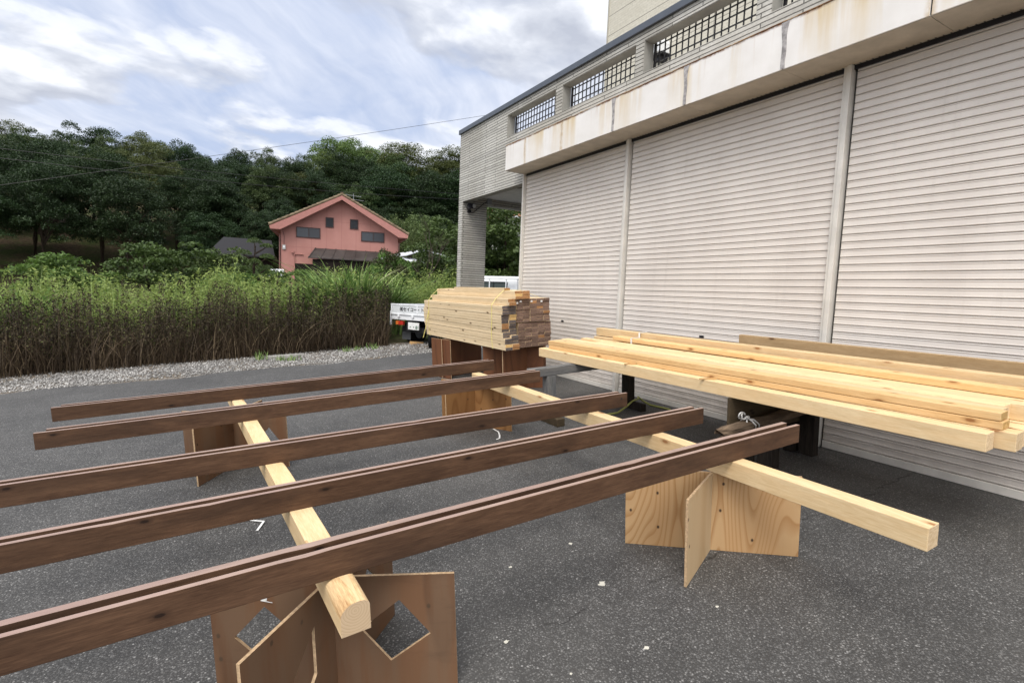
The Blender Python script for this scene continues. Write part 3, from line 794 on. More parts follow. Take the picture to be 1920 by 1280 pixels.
# lamp under the open bay
lamp = empty('security_lamp', Matrix.Translation((4.70, 10.18, 3.30)))
tag(lamp, 'black twin security lamp on the tiled end pillar, cable looping from it', 'lamp')
q = MB(); q.tube([(0.0, -0.01, -0.09), (0.0, -0.06, -0.09)], 0.035, 10); q.tube([(0, -0.05, -0.09), (0.0, -0.09, 0.02)], 0.012, 8); q.build('bracket', black_metal, lamp)
q = MB(); q.tube([(-0.02, -0.05, -0.03), (-0.05, -0.16, 0.0)], [0.045, 0.06], 14); q.build('lamp_head', black_metal, lamp)
q = MB(); q.tube([(0.06, -0.06, 0.02), (0.075, -0.10, 0.02)], [0.05, 0.055], 14); h = q.build('lamp_head', black_metal, lamp)
q = MB(); q.tube([(0.0755, -0.1005, 0.02), (0.079, -0.112, 0.02)], [0.046, 0.042], 14); q.build('lens', lamp_lens, h)
q = MB(); q.tube([(0.0, -0.02, -0.11), (0.10, -0.025, -0.10), (0.22, -0.02, 0.0), (0.34, -0.02, 0.11), (0.45, -0.02, 0.17)], 0.008, 6); q.build('cable', black_metal, lamp)
q = MB(); q.box(0.42, -0.06, 0.10, 0.52, -0.002, 0.22); q.build('junction_box', grey_paint, lamp)
hs = MB(); hs.hexa([(4.74, 7.95, 3.46), (4.98, 7.95, 3.46), (4.98, 8.62, 3.485), (4.74, 8.62, 3.485), (4.74, 7.95, 3.475), (4.98, 7.95, 3.475), (4.98, 8.62, 3.518), (4.74, 8.62, 3.518)])
tag(hs.build('ceiling_strip', plain('stained_board', (0.16, 0.12, 0.085), 0.9, 0.1, dirt=0.4)), 'brown stained board sagging from the ceiling of the open bay', 'ceiling board')

# ================================================================ YARD: STANDS
def panel_mesh(L, Hh, th, holes, mats, name):
    """upright sheet along local X from 0..L, height Hh, thickness th; optional polygon hole."""
    import bmesh
    bm = bmesh.new()
    outer = [(0, 0), (L, 0), (L, Hh), (0, Hh)]
    if not holes:
        mb = MB(); mb.box(0, -th / 2, 0, L, th / 2, Hh)
        me = mb.mesh(name, mats)
    else:
        import mathutils
        loops = [[Vector((x, z, 0)) for x, z in outer]] + [[Vector((x, z, 0)) for x, z in h] for h in holes]
        tris = mathutils.geometry.tessellate_polygon(loops)
        flat = [p for l in loops for p in l]
        fv = [bm.verts.new((p.x, -th / 2, p.y)) for p in flat]; bv = [bm.verts.new((p.x, th / 2, p.y)) for p in flat]
        for t in tris:
            try: bm.faces.new([fv[i] for i in t]); bm.faces.new([bv[i] for i in reversed(t)])
            except ValueError: pass
        st = 0
        for l in loops:
            n = len(l)
            for k in range(n):
                a, b_ = st + k, st + (k + 1) % n
                bm.faces.new((fv[a], fv[b_], bv[b_], bv[a]))
            st += n
        bmesh.ops.recalc_face_normals(bm, faces=bm.faces)
        me = bpy.data.meshes.new(name); bm.to_mesh(me)
        for m in mats: me.materials.append(m)
        box_uv(me)
    bm.free()
    for p in me.polygons:
        p.material_index = 0 if abs(p.normal.y) > 0.5 else 1
    return me


def stand(name, label, c, sheets, Hh, th=0.012, group='plywood cross stands'):
    """sheets: list of (p0, p1, material, holes) in yard coordinates"""
    root = empty(name, lot(c[0], c[1], 0)); tag(root, label, 'plywood stand', group)
    for p0, p1, mtl, holes in sheets:
        dx, dy = p1[0] - p0[0], p1[1] - p0[1]; L = math.hypot(dx, dy)
        o = link('plywood_sheet', panel_mesh(L, Hh, th, holes, [mtl, ply_edge], 'plywood_sheet'), root)
        o.matrix_local = Matrix.Translation((p0[0] - c[0], p0[1] - c[1], 0.001)) @ Matrix.Rotation(math.atan2(dy, dx), 4, 'Z')
    return root


PH = 0.452
# front left stand, diamond holes
C1 = (0.322, 1.928)
dA = (0.878, -0.478); dB = (-0.709, -0.705)
eA0 = (C1[0] - dA[0] * .45, C1[1] - dA[1] * .45); eA1 = (C1[0] + dA[0] * .457, C1[1] + dA[1] * .457)
eB0 = (C1[0] - dB[0] * .45, C1[1] - dB[1] * .45); eB1 = (C1[0] + dB[0] * .457, C1[1] + dB[1] * .457)
s0 = 0.45
hA = [[(s0 + .249, .354), (s0 + .362, .215), (s0 + .208, .108), (s0 + .100, .242)], [(s0 - .25, .345), (s0 - .11, .20), (s0 - .24, .09), (s0 - .37, .225)]]
hB = [[(s0 + .120, .338), (s0 + .122, .156), (s0 + .225, .050), (s0 + .265, .205)], [(s0 - .24, .35), (s0 - .12, .21), (s0 - .25, .1), (s0 - .36, .22)]]
stand('plywood_stand', 'old brown plywood cross with diamond holes nearest the camera under the left timber', C1,
      [(eA0, eA1, ply_old, hA), (eB0, eB1, ply_old, hB)], PH)
# front right stand, fresh plywood
C2 = (2.343, 1.866)
stand('plywood_stand', 'fresh grained plywood cross under the near end of the right timber', C2,
      [((1.995, 2.172), (2.343 + .345, 1.866 - .303), ply_new, []), ((1.946, 1.686), (2.343 + .40, 1.866 + .18), ply_pale, [])], PH)
# far left stand
C3 = (0.12, 4.90)
hC = [[(.80, .335), (.895, .215), (.805, .10), (.69, .22)]]
stand('plywood_stand', 'brown plywood cross with a diamond hole under the far end of the left timber', C3,
      [((-.25, 5.20), (.498, 4.60), ply_old, hC), ((-.16, 4.52), (.372, 5.26), ply_old, [])], PH)
# far right stand
C4 = (2.345, 4.83)
stand('plywood_stand', 'orange-brown plywood cross beneath the far end of the right timber', C4,
      [((1.955, 4.69), (2.775, 4.985), ply_mid, []), ((2.548, 4.43), (2.14, 5.23), ply_mid, [])], PH)
# stands beneath the strapped pack (taller)
stand('plywood_stand', 'tall red-brown plywood cross under the near end of the strapped lumber pack', (3.7, 6.2),
      [((3.285, 5.92), (4.16, 6.22), ply_red, []), ((3.245, 6.40), (3.95, 5.96), ply_red, [])], 0.598)
stand('plywood_stand', 'tall red-brown plywood cross under the far end of the strapped lumber pack', (3.4, 7.7),
      [((3.02, 7.72), (3.13, 7.25), ply_red, []), ((3.06, 7.42), (3.85, 7.66), ply_red, [])], 0.598)

# ================================================================ YARD: PINE TIMBERS
def board(name, L, W, H, mats, axis, bevelw=0.002, endmat=None):
    """mesh from origin along +axis, centred across, bottom at 0.  mats=[side, end, top]"""
    mb = MB()
    if axis == 0: mb.box(0, -W / 2, 0, L, W / 2, H)
    else: mb.box(-W / 2, 0, 0, W / 2, L, H)
    me = mb.mesh(name, mats)
    for p in me.polygons:
        if abs(p.normal[axis]) > 0.9: p.material_index = 1
        elif p.normal.z > 0.9 and len(mats) > 2: p.material_index = 2
    return me


def wane_timber(name, L, W, H, mats):
    """squared log along +Y with rounded (waney) upper corners at its near end"""
    n = 40; V = []
    na = 7; K = 2 + na + na
    wf = []
    for i in range(n):
        y = L * (i / (n - 1)) ** 1.5
        t = math.exp(-(y / 0.30) ** 2)
        bump_ = max(0, math.sin(y * 4.1 + .4)) ** 6
        wl_ = 0.003 + 0.050 * t * (1 + .10 * math.sin(y * 23)) + 0.012 * bump_
        wr_ = 0.003 + 0.022 * t + 0.020 * max(0, math.sin(y * 3.6 + 2.2)) ** 6
        hl = wl_ * 0.78; hr = wr_ * 0.70
        prof = [(-W / 2, 0), (W / 2, 0)]
        for k in range(na):
            a_ = math.pi / 2 * k / (na - 1); prof.append((W / 2 - wr_ + wr_ * math.cos(a_), H - hr + hr * math.sin(a_)))
        for k in range(na):
            a_ = math.pi / 2 * k / (na - 1); prof.append((-W / 2 + wl_ - wl_ * math.sin(a_), H - hl + hl * math.cos(a_)))
        V += [(x, y, z) for x, z in prof]; wf.append((wl_, wr_))
    me = bpy.data.meshes.new(name)
    F_ = []; mi = []
    for i in range(n - 1):
        for k in range(K):
            a = i * K + k; b_ = i * K + (k + 1) % K
            F_.append((a, b_, b_ + K, a + K))
            mi.append(2 if (2 <= k < 1 + na and wf[i][1] > .012) or (2 + na <= k < K - 1 and wf[i][0] > .012) else 0)
    F_.append(tuple(reversed(range(K)))); F_.append(tuple((n - 1) * K + k for k in range(K))); mi += [1, 1]
    me.from_pydata(V, [], F_)
    for m in mats: me.materials.append(m)
    me.polygons.foreach_set('material_index', mi)
    import bmesh
    bm = bmesh.new(); bm.from_mesh(me); bmesh.ops.recalc_face_normals(bm, faces=bm.faces); bm.to_mesh(me); bm.free()
    box_uv(me)
    return me


inner_bark = wood('inner_bark', (0.30, 0.15, 0.06), (0.72, 0.52, 0.28), 1, 0.85, 0.15, 0.5, (0.22, 0.10, 0.04), grain=1.6, patch=(0.78, 0.60, 0.36), patch_amt=0.8, bumps=0.7)
tl = link('squared_timber', wane_timber('squared_timber', 3.85, 0.092, 0.102, [pine_y, timber_end, inner_bark]))
tl.matrix_world = lot(0.326, 1.560, 0.4535, math.atan(0.047))
tag(tl, 'pale squared log with rounded bark edges resting on the left plywood stands', 'timber', 'pine timbers carrying the brown planks')
tr = link('squared_timber', board('squared_timber', 4.0, 0.09, 0.098, [pine_y, END['pale']], 1)); bev(tr, 0.004)
tr.matrix_world = lot(2.392, 0.86, 0.4535, 0.005)
tag(tr, 'pale square pine timber resting on the right plywood stands', 'timber', 'pine timbers carrying the brown planks')

# ================================================================ YARD: BROWN PLANKS
def warped_plank(L, W, H, mats, sd):
    """sawn plank along +X, slightly bowed and wavy as real stock is"""
    r_ = random.Random(sd); n = 48; V = []; F_ = []
    a1, a2, a3 = r_.uniform(-.004, .004), r_.uniform(-.0008, .0008), r_.uniform(-.0015, .0015); p1 = r_.uniform(0, 6)
    for i in range(n + 1):
        x = L * i / n; t = i / n
        dy = a1 * math.sin(math.pi * t) + a2 * math.sin(7 * t + p1) ; dz = a3 * math.sin(math.pi * t)
        ch = r_.uniform(0, .0004) + (.003 if r_.random() < .03 else 0)
        V += [(x, dy - W / 2, 0), (x, dy + W / 2, 0), (x, dy + W / 2, H + dz - ch * .4), (x, dy - W / 2, H + dz - ch)]
    mi = []
    for i in range(n):
        for k in range(4):
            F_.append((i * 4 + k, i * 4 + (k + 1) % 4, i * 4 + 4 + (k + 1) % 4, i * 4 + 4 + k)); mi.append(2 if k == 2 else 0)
    F_ += [(3, 2, 1, 0), tuple(n * 4 + k for k in range(4))]; mi += [1, 1]
    me = bpy.data.meshes.new('stained_plank'); me.from_pydata(V, [], F_)
    for m in mats: me.materials.append(m)
    me.polygons.foreach_set('material_index', mi)
    import bmesh
    bm = bmesh.new(); bm.from_mesh(me); bmesh.ops.recalc_face_normals(bm, faces=bm.faces); bm.to_mesh(me); bm.free()
    box_uv(me); return me


ORD = ['nearest', 'second nearest', 'middle', 'fourth nearest', 'farthest']
rows = [  # yL (at x=.1), yR (at x=2.6), x start, front end x, rear end x, front th, gap, rear th
    (1.730, 1.732, -1.02, 2.93, 2.90, .022, .038, .032),
    (2.357, 2.302, -1.00, 2.790, 2.755, .021, .030, .026),
    (3.058, 2.925, -1.05, 2.695, 2.655, .021, .024, .024),
    (4.092, 4.062, -0.96, 2.655, 2.640, .022, .030, .026),
    (4.886, 4.870, -1.03, 2.60, 2.56, .022, .018, .020)]
for i, (yl, yr, xs0, xf, xb, tf, gap, tb) in enumerate(rows):
    ang = math.atan2(yr - yl, 2.5)
    for k, (off, th, xe, dz) in enumerate(((0.0, tf, xf, 0.0), (tf + gap, tb, xb, 0.0015 + 0.001 * i))):
        x0 = xs0 + (0.0, 0.05)[k]
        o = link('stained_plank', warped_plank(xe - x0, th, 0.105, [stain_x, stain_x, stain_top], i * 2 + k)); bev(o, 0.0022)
        y0 = yl + (x0 - 0.1) * math.tan(ang) + off + th / 2
        o.matrix_world = lot(x0, y0, 0.5535 + dz, ang)
        tag(o, '%s of the %s pair of dark brown planks across the timbers' % (('front plank', 'rear plank')[k], ORD[i]), 'plank', 'stained planks laid in pairs across the timbers')
        if i == 2 and k == 0:
            h = MB(); h.tube([(xe - x0 - 0.055, -th / 2 - 0.0008, 0.066), (xe - x0 - 0.055, -th / 2 + 0.004, 0.066)], 0.0075, 12)
            h.build('bolt_hole', black_metal, o)

# ================================================================ YARD: STRAPPED LUMBER PACK
PK = LOT @ Matrix.Translation((3.245, 5.79, 0)) @ Matrix.Rotation(0.036, 4, 'Z')
NUM = ['first', 'second', 'third', 'fourth', 'fifth', 'sixth', 'seventh', 'eighth', 'ninth', 'tenth', 'eleventh', 'twelfth', 'thirteenth', 'fourteenth', 'fifteenth']
pk_cache = {}


def pack_board(x, y, z, W, H, L, endk, label, group='boards of the strapped lumber pack'):
    key = (round(W, 3), round(H, 4), round(L, 2), endk)
    if key not in pk_cache:
        pk_cache[key] = board('pine_board', L, W, H, [pine_pack, END[endk]], 1)
    o = link('pine_board', pk_cache[key])
    o.matrix_world = PK @ Matrix.Translation((x + W / 2 + random.uniform(-.005, .003), y, z)) @ Matrix.Rotation(random.uniform(-.0012, .0012), 4, 'Z')
    bev(o, 0.0016, 1)
    tag(o, label, 'board', group)
    return o


B0 = 0.6
h1 = 0.566 / 15; W1 = 0.104
end_left = {(0, 0): 'grey', (0, 1): 'yellow', (0, 2): 'grey', (1, 0): 'orange', (1, 1): 'orange', (0, 8): 'orange', (0, 7): 'orange', (1, 11): 'yellow', (1, 10): 'yellow', (1, 6): 'grey'}
for c in range(2):
    for r in range(15):
        ek = end_left.get((c, r), 'grey')
        step = 0.0
        if c == 0: step = (-0.03 if r < 2 else -0.02 if r < 4 else 0.035 if r < 6 else 0.06 if r < 12 else 0.03)
        else: step = (-0.03 if r < 2 else -0.01 if r < 5 else 0.04)
        y = step + random.uniform(-.006, .006)
        lab = \
            '%s-ended board, %s from the bottom of the %s column of the strapped pack' % (ek, NUM[r], ('outer left', 'second')[c])
        pack_board(c * (W1 + 0.002), y, B0 + r * h1, W1, h1 - (0.0048 if r in (2, 4, 6, 8, 11) else 0.0015), 2.52 + random.choice([0, 0, 0.02]), ek, lab)
colname = ['first', 'second', 'third', 'fourth', 'last']
W2 = 0.105
for u, (zb, zt, nr, yy, xo) in enumerate(((0.602, 0.925, 9, 0.075, 0.262), (0.937, 1.243, 9, 0.06, 0.232))):
    hh = (zt - zb) / nr
    for c in range(5):
        for r in range(nr):
            q = random.random()
            ek = 'brown' if q < 0.965 else 'orange'
            if (c, r) == (2, nr - 2) and u: ek = 'orange'
            pack_board(xo + c * (W2 + 0.001), yy + random.uniform(-.008, .008), zb + r * hh, W2, hh - 0.0008, 2.4, ek,
                       '%s-ended board, %s from the bottom, %s column of the %s right bundle' % (ek, NUM[r], colname[c], ('lower', 'upper')[u]))
# paper labels stapled to the bundle ends are plain white scraps
for x, z in ((0.235, 1.215), (0.29, 1.232), (0.46, 1.228), (0.62, 1.224)):
    s = MB(); s.prism([(-.017, -.0015, -.012), (.012, -.0015, -.014), (.016, -.0015, .006), (.004, -.0015, .013), (-.014, -.0015, .010)], (0, .0012, 0))
    o = s.build('paper_scrap', strap_white); o.matrix_world = PK @ Matrix.Translation((x, 0.048, z - .02)) @ Matrix.Rotation(random.uniform(-.3, .3), 4, 'Y')
    tag(o, 'small white paper scrap stapled to the top board ends of the upper right bundle', 'paper scrap', 'paper scraps on the bundle ends')
# loose boards on top
top_loose = [(0.072, -0.02, 1.167, 0.108, 0.042, 2.40, 'orange', 'lower of the two short boards lying loose on the left bundle'),
             (0.075, 0.01, 1.2095, 0.106, 0.042, 2.44, 'orange', 'upper of the two short boards lying loose on the left bundle')]
for x, y, z, Wd, Hh, L, ek, lab in top_loose: pack_board(x, y, z, Wd, Hh, L, ek, lab, 'loose boards on top of the pack')
k = 0
for r in range(3):
    for c in range(2):
        ek = ('orange', 'orange', 'yellow', 'orange', 'orange', 'orange')[k]; k += 1
        pack_board(0.192 + c * 0.115 + 0.004 * r, 0.02 + 0.01 * r, 1.2445 + r * 0.0345, 0.112, 0.0338, 2.42, ek,
                   '%s board on the %s side of the orange stack topping the pack' % (('bottom', 'middle', 'top')[r], ('left', 'right')[c]), 'loose boards on top of the pack')
pack_board(0.215, 0.33, 1.3485, 0.09, 0.034, 1.52, 'orange', 'single short board lying topmost on the strapped pack', 'loose boards on top of the pack')
# strapping bands
def band(pts, name, lab, mtl, wdt=0.011, parent=None):
    """flat closed band in the X-Z plane of the pack at local y, pts [(x,z)]"""
    mb = MB(); n = len(pts)
    cxm = sum(p[0] for p in pts) / n; czm = sum(p[1] for p in pts) / n
    outp = []
    for x, y, z in [(p[0], p[2], p[1]) for p in pts]:
        d = Vector((x - cxm, z - czm)).normalized() * 0.003
        outp.append(((x + d.x, y, z + d.y), (x, y, z)))
    for k in range(n - 1):
        (a, a2), (b_, b2) = outp[k], outp[k + 1]
        w2 = wdt / 2
        P_ = [(a2[0], a2[1] - w2, a2[2]), (b2[0], b2[1] - w2, b2[2]), (b2[0], b2[1] + w2, b2[2]), (a2[0], a2[1] + w2, a2[2]),
              (a[0], a[1] - w2, a[2]), (b_[0], b_[1] - w2, b_[2]), (b_[0], b_[1] + w2, b_[2]), (a[0], a[1] + w2, a[2])]
        mb.hexa(P_)
    o = mb.build(name, mtl); o.matrix_world = PK; tag(o, lab, 'strap', 'plastic bands round the pack'); return o


def band_at(y, slack, lab):
    # (x, z, y)
    pts = [(-0.004 - slack[0], 0.60, y), (-0.004 - slack[1], 0.80, y + .02), (-0.004, 0.98, y), (-0.004, 1.168, y), (0.066, 1.254, y), (0.186, 1.352, y), (0.43, 1.356, y), (0.742, 1.248, y), (0.75, 0.60, y), (0.3, 0.597, y), (-0.004, 0.597, y)]
    return band(pts, 'strapping_band', lab, band_yellow)


band_at(0.30, (0, 0), 'yellow plastic band round the near end of the strapped pack')
band_at(2.36, (0, 0), 'yellow plastic band round the far end of the strapped pack')
tb = MB(); tb.tube([(-0.008, 2.36, 1.0), (-0.035, 2.38, 0.86), (-0.05, 2.42, 0.70), (-0.075, 2.47, 0.55)], 0.006, 6)
o = tb.build('loose_strap_tail', band_yellow); o.matrix_world = PK; tag(o, 'loose yellow strap tail dangling at the far corner of the pack', 'strap')

# ================================================================ YARD: RIGHT LUMBER ON TRESTLES
def rboard(x, yend, L, W, H, h, rz, mats, lab, nm='pine_timber', cat='timber', b=0.0035):
    o = link(nm, board(nm, L, W, H, mats, 1)); bev(o, b)
    o.matrix_world = lot(x, yend, h, rz) @ Matrix.Translation((0, -L, 0))
    tag(o, lab, cat, 'timbers stacked on the trestles'); return o


PM = [pine_y, END['pale']]; PO = [wood('orange_pine', (0.62, 0.38, 0.16), (0.80, 0.56, 0.29), 1, 0.6, 0.25, 0.35, (0.30, 0.14, 0.05), seed=5.0), END['yellow']]
rboard(3.392, 5.14, 4.1, 0.10, 0.098, 0.6, 0.018, PM, 'pale knotty timber at the front bottom of the trestle stack')
rboard(3.455, 5.02, 4.0, 0.105, 0.0425, 0.70, 0.036, PO, 'lower orange-faced board at the front of the second layer')
rboard(3.453, 5.03, 4.0, 0.101, 0.044, 0.746, 0.036, PO, 'upper orange-faced board at the front of the second layer')
rboard(3.505, 5.06, 4.1, 0.10, 0.098, 0.6, 0.02, PM, 'second bottom timber behind the front timber of the trestle stack')
rboard(3.64, 5.07, 4.1, 0.12, 0.098, 0.6, 0.02, PM, 'third bottom timber hidden in the trestle stack')
rboard(3.80, 5.02, 4.1, 0.12, 0.098, 0.6, 0.02, PM, 'fourth bottom timber hidden in the trestle stack')
rboard(4.00, 5.02, 4.1, 0.12, 0.098, 0.6, 0.02, PM, 'rearmost bottom timber of the trestle stack')
rboard(3.566, 5.06, 4.0, 0.101, 0.087, 0.70, 0.034, PM, 'broad pale plank second from the front of the upper layer')
rboard(3.678, 5.08, 4.0, 0.102, 0.090, 0.70, 0.032, PM, 'pale plank third from the front with its end set farthest back')
rboard(3.790, 4.60, 3.6, 0.102, 0.092, 0.70, 0.030, PM, 'shorter pale plank ending in a step in the upper layer')
rboard(3.902, 5.00, 4.0, 0.102, 0.088, 0.70, 0.026, PM, 'pale plank before the raised boards of the upper layer')
rboard(4.06, 4.60, 3.7, 0.11, 0.046, 0.792, 0.008, PO, 'thin orange-edged board lying on the upper layer')
rboard(4.145, 5.05, 4.0, 0.105, 0.090, 0.70, 0.01, PM, 'rear plank of the upper layer near the shutter', )
rboard(4.185, 5.06, 4.05, 0.09, 0.088, 0.800, 0.012, PM, 'high square timber at the back of the trestle stack')
rboard(4.395, 3.22, 2.6, 0.045, 0.35, 0.6, 0.0, [wood('dull_pine', (0.36, 0.24, 0.12), (0.52, 0.37, 0.21), 1, 0.7, 0.2, 0.4), END['pale']], 'dull board standing on edge between timber stack and shutter', b=0.002)
for k, (x, y, L, a) in enumerate(((3.40, 3.66, 0.11, -0.55), (3.41, 2.78, 0.13, -0.6))):
    s = MB(); s.hexa([(-L / 2, -.006, 0), (L / 2, -.011, 0), (L / 2, .011, 0), (-L / 2, .006, 0), (-L / 2, -.005, .010), (L / 2, -.009, .016), (L / 2, .009, .016), (-L / 2, .005, .010)])
    o = s.build('spacer_stick', tan_wood); o.matrix_world = lot(x, y, 0.699, a)
    tag(o, ('small stick poking out between timber layers near the middle', 'small stick poking out between timber layers near the right end')[k], 'stick', 'spacer sticks')
s = MB()
for a, b_ in (((4.128, 4.30, .891), (4.238, 4.30, .893)), ((4.128, 4.30, .795), (4.128, 4.30, .891)), ((4.00, 4.29, .842), (4.118, 4.29, .842)), ((4.0, 4.29, .70), (4.0, 4.29, .842))):
    s.box(min(a[0], b_[0]) - .002, a[1] - .011, min(a[2], b_[2]), max(a[0], b_[0]) + .002, a[1] + .011, max(a[2], b_[2]) + .002)
o = s.build('strap_loop', strap_white); o.matrix_world = LOT; tag(o, 'whitish strap looped over the high timber of the trestle stack', 'strap')

# grey trestle
tre = empty('trestle', lot(3.0, 4.5, 0)); tag(tre, 'weathered grey wooden trestle under the far part of the timber stack', 'trestle', 'trestles under the timber stack')
ti = lot(3.0, 4.5, 0).inverted()
def tpart(nm, mb, mtl, root, bevel=0.004):
    o = mb.build(nm, mtl, root, bevel=bevel); o.matrix_local = Matrix(); return o
m_ = MB(); m_.box(-0.20, -0.045, 0.505, 1.42, 0.045, 0.596); tpart('top_rail', m_, grey_wood, tre, 0.008)
m_ = MB(); m_.box(0.0, -0.05, 0.082, 0.105, 0.05, 0.504); tpart('post', m_, grey_post, tre)
m_ = MB(); m_.box(1.10, -0.05, 0.082, 1.21, 0.05, 0.504); tpart('post', m_, dark_post, tre)
m_ = MB(); m_.box(0.005, -0.21, 0.0, 0.10, 0.42, 0.081); tpart('foot', m_, dark_board, tre)
m_ = MB(); m_.box(1.13, -0.24, 0.0, 1.205, 0.42, 0.081); tpart('foot', m_, dark_post, tre)
# second trestle with the dark board
tr2 = empty('trestle', lot(3.3, 2.52, 0)); tag(tr2, 'dark board trestle under the near part of the timber stack', 'trestle', 'trestles under the timber stack')
m_ = MB(); m_.box(0.075, 0.02, 0.28, 1.15, 0.045, 0.598); tpart('face_board', m_, dark_board, tr2, 0.002)
for x in (0.35, 0.95):
    m_ = MB(); m_.box(x, 0.047, 0.0, x + 0.09, 0.135, 0.598); tpart('post', m_, dark_post, tr2)
lg = MB(); pts = []; rad = []
lgv = []
for i in range(15):
    x = -0.13 + i * 0.085; e = 1.0 if i > 1 else (0.82, 1.05)[i]
    lgv.append([(x + (0.045 * math.sin(k * 2.3) if i == 0 else 0), (-0.052 + 0.048 * math.cos(k * math.pi / 4 + .4) * e * (1 + .12 * math.sin(i * 2.1 + k * 1.7))), 0.385 + 0.040 * math.sin(k * math.pi / 4 + .4) * e * (1 + .14 * math.sin(i * 1.3 + k * 2.9)) + 0.004 * i * 0.3) for k in range(8)])
i0 = len(lg.v)
for r in lgv: lg.v += r
for i in range(14):
    for k in range(8):
        lg.f.append((i0 + i * 8 + k, i0 + i * 8 + (k + 1) % 8, i0 + (i + 1) * 8 + (k + 1) % 8, i0 + (i + 1) * 8 + k)); lg.mi.append(0)
lg.f.append(tuple(reversed(range(8)))); lg.mi.append(0); lg.f.append(tuple(14 * 8 + k for k in range(8))); lg.mi.append(0)
o = lg.build('rotten_rail', rough_log); o.matrix_world = lot(3.3, 2.52, 0)
tag(o, 'rough rotten old timber with splintered end tied to the dark trestle board', 'old timber')
m_ = MB(); m_.box(0.42, -0.11, 0.0, 0.52, 0.015, 0.335); tpart('leg', m_, dark_post, tr2)
m_ = MB(); m_.box(0.98, -0.11, 0.0, 1.06, 0.015, 0.335); tpart('leg', m_, dark_post, tr2)
rp = MB()
def arc(c, r, a0, a1, n, plane='xz', y0=0.0, y1=0.0, sq=1.0):
    return [(c[0] + r * math.cos(a0 + (a1 - a0) * k / n), c[1] + y0 + (y1 - y0) * k / n, c[2] + sq * r * math.sin(a0 + (a1 - a0) * k / n)) for k in range(n + 1)]
rp.tube(arc((0.115, -0.06, 0.475), 0.030, 0, 6.0, 14, y0=0.0, y1=0.02, sq=0.8), 0.0055, 6)
rp.tube(arc((0.128, -0.06, 0.468), 0.024, 0.5, 6.2, 12, y0=0.01, y1=-0.01, sq=0.9), 0.0055, 6)
rp.tube([(0.15, -0.06, 0.455), (0.175, -0.065, 0.455), (0.185, -0.06, 0.44)], [0.010, 0.015, 0.010], 8)
rp.tube([(0.18, -0.06, 0.44), (0.19, -0.085, 0.432), (0.205, -0.112, 0.40), (0.205, -0.112, 0.33), (0.20, -0.07, 0.325)], 0.0065, 6)
rp.tube([(0.18, -0.06, 0.44), (0.215, -0.085, 0.435), (0.245, -0.112, 0.40), (0.248, -0.112, 0.33), (0.24, -0.07, 0.325)], 0.0065, 6)
rp.tube([(0.17, -0.06, 0.44), (0.155, -0.07, 0.42), (0.15, -0.075, 0.40)], 0.0065, 6)
rp.tube([(0.16, -0.055, 0.45), (0.165, -0.02, 0.43), (0.17, 0.0, 0.40), (0.172, 0.012, 0.36)], 0.0065, 6)
o = rp.build('rope_tie', rope_mat, smooth=True); o.matrix_world = lot(3.3, 2.52, 0); tag(o, 'grey rope knotted round the rotten old timber', 'rope')

# hose, scraps and flakes
hp_ = MB(); hp_.tube([(3.60, 4.42, .013), (3.72, 4.36, .012), (3.85, 4.33, .02), (4.0, 4.36, .06), (4.14, 4.41, .097), (4.26, 4.44, .10), (4.33, 4.52, .10), (4.37, 4.47, .05), (4.41, 4.40, .013), (4.43, 4.25, .013), (4.44, 4.12, .014)], 0.011, 8)
o = hp_.build('garden_hose', hose_mat, smooth=True); o.matrix_world = LOT; tag(o, 'yellow-green hose lying over the trestle foot by the shutter', 'hose')
def scrap(name, pts, wdt, lab, cat='strap scrap', th=0.0016, group=None, mtl=None):
    mb = MB()
    for k in range(len(pts) - 1):
        a, b_ = Vector(pts[k]), Vector(pts[k + 1]); d = (b_ - a).normalized(); n = Vector((-d.y, d.x, 0)) * wdt / 2; u = Vector((0, 0, th))
        mb.hexa([a - n, b_ - n, b_ + n, a + n, a - n + u, b_ - n + u, b_ + n + u, a + n + u])
    o = mb.build(name, mtl or strap_white); o.matrix_world = LOT; tag(o, lab, cat, group); return o
scrap('strap_scrap', [(2.43, 4.60, .003), (2.41, 4.46, .012), (2.37, 4.36, .010), (2.33, 4.29, .004), (2.29, 4.28, .003)], 0.014, 'white strap offcut curling on the asphalt before the far right stand', group='white strap scraps')
scrap('strap_scrap', [(0.13, 3.68, .003), (0.212, 3.585, .012), (0.165, 3.49, .003)], 0.014, 'white bent strap offcut on the asphalt left of the left timber', group='white strap scraps')
def flake(x, y, s, sd, lab):
    r_ = random.Random(sd); mb = MB(); n = 11
    pts = [(x + s * r_.uniform(.45, 1.15) * math.cos(6.283 * k / n), y + s * r_.uniform(.35, .9) * math.sin(6.283 * k / n), 0.0008) for k in range(n)]
    mb.prism(pts, (0, 0, 0.0018)); o = mb.build('paint_flake', chip_mat); o.matrix_world = LOT
    tag(o, lab, 'paint flake', 'pale flakes on the asphalt')
flake(1.617, 1.925, 0.026, 1, 'largest white flake on the asphalt left of the fresh plywood cross')
flake(0.995, 1.81, 0.014, 2, 'small white flake beside the crack right of the old plywood cross')
flake(1.476, 1.472, 0.014, 3, 'pale crumbly flake low in the photo')
flake(1.72, 2.33, 0.016, 4, 'thin pale flake near the left edge of the fresh plywood')
flake(1.30, 2.30, 0.010, 5, 'tiny pale flake in the middle of the asphalt')
flake(1.95, 1.50, 0.010, 6, 'tiny pale flake below the fresh plywood cross')
flake(1.12, 1.52, 0.008, 7, 'tiny white flake near the bottom of the photo')
tp = MB(); tp.hexa([(0, 0, 0), (0.022, 0, 0), (0.022, .001, 0), (0, .001, 0), (0.004, 0, .024), (0.026, 0, .026), (0.026, .001, .026), (0.004, .001, .024)])
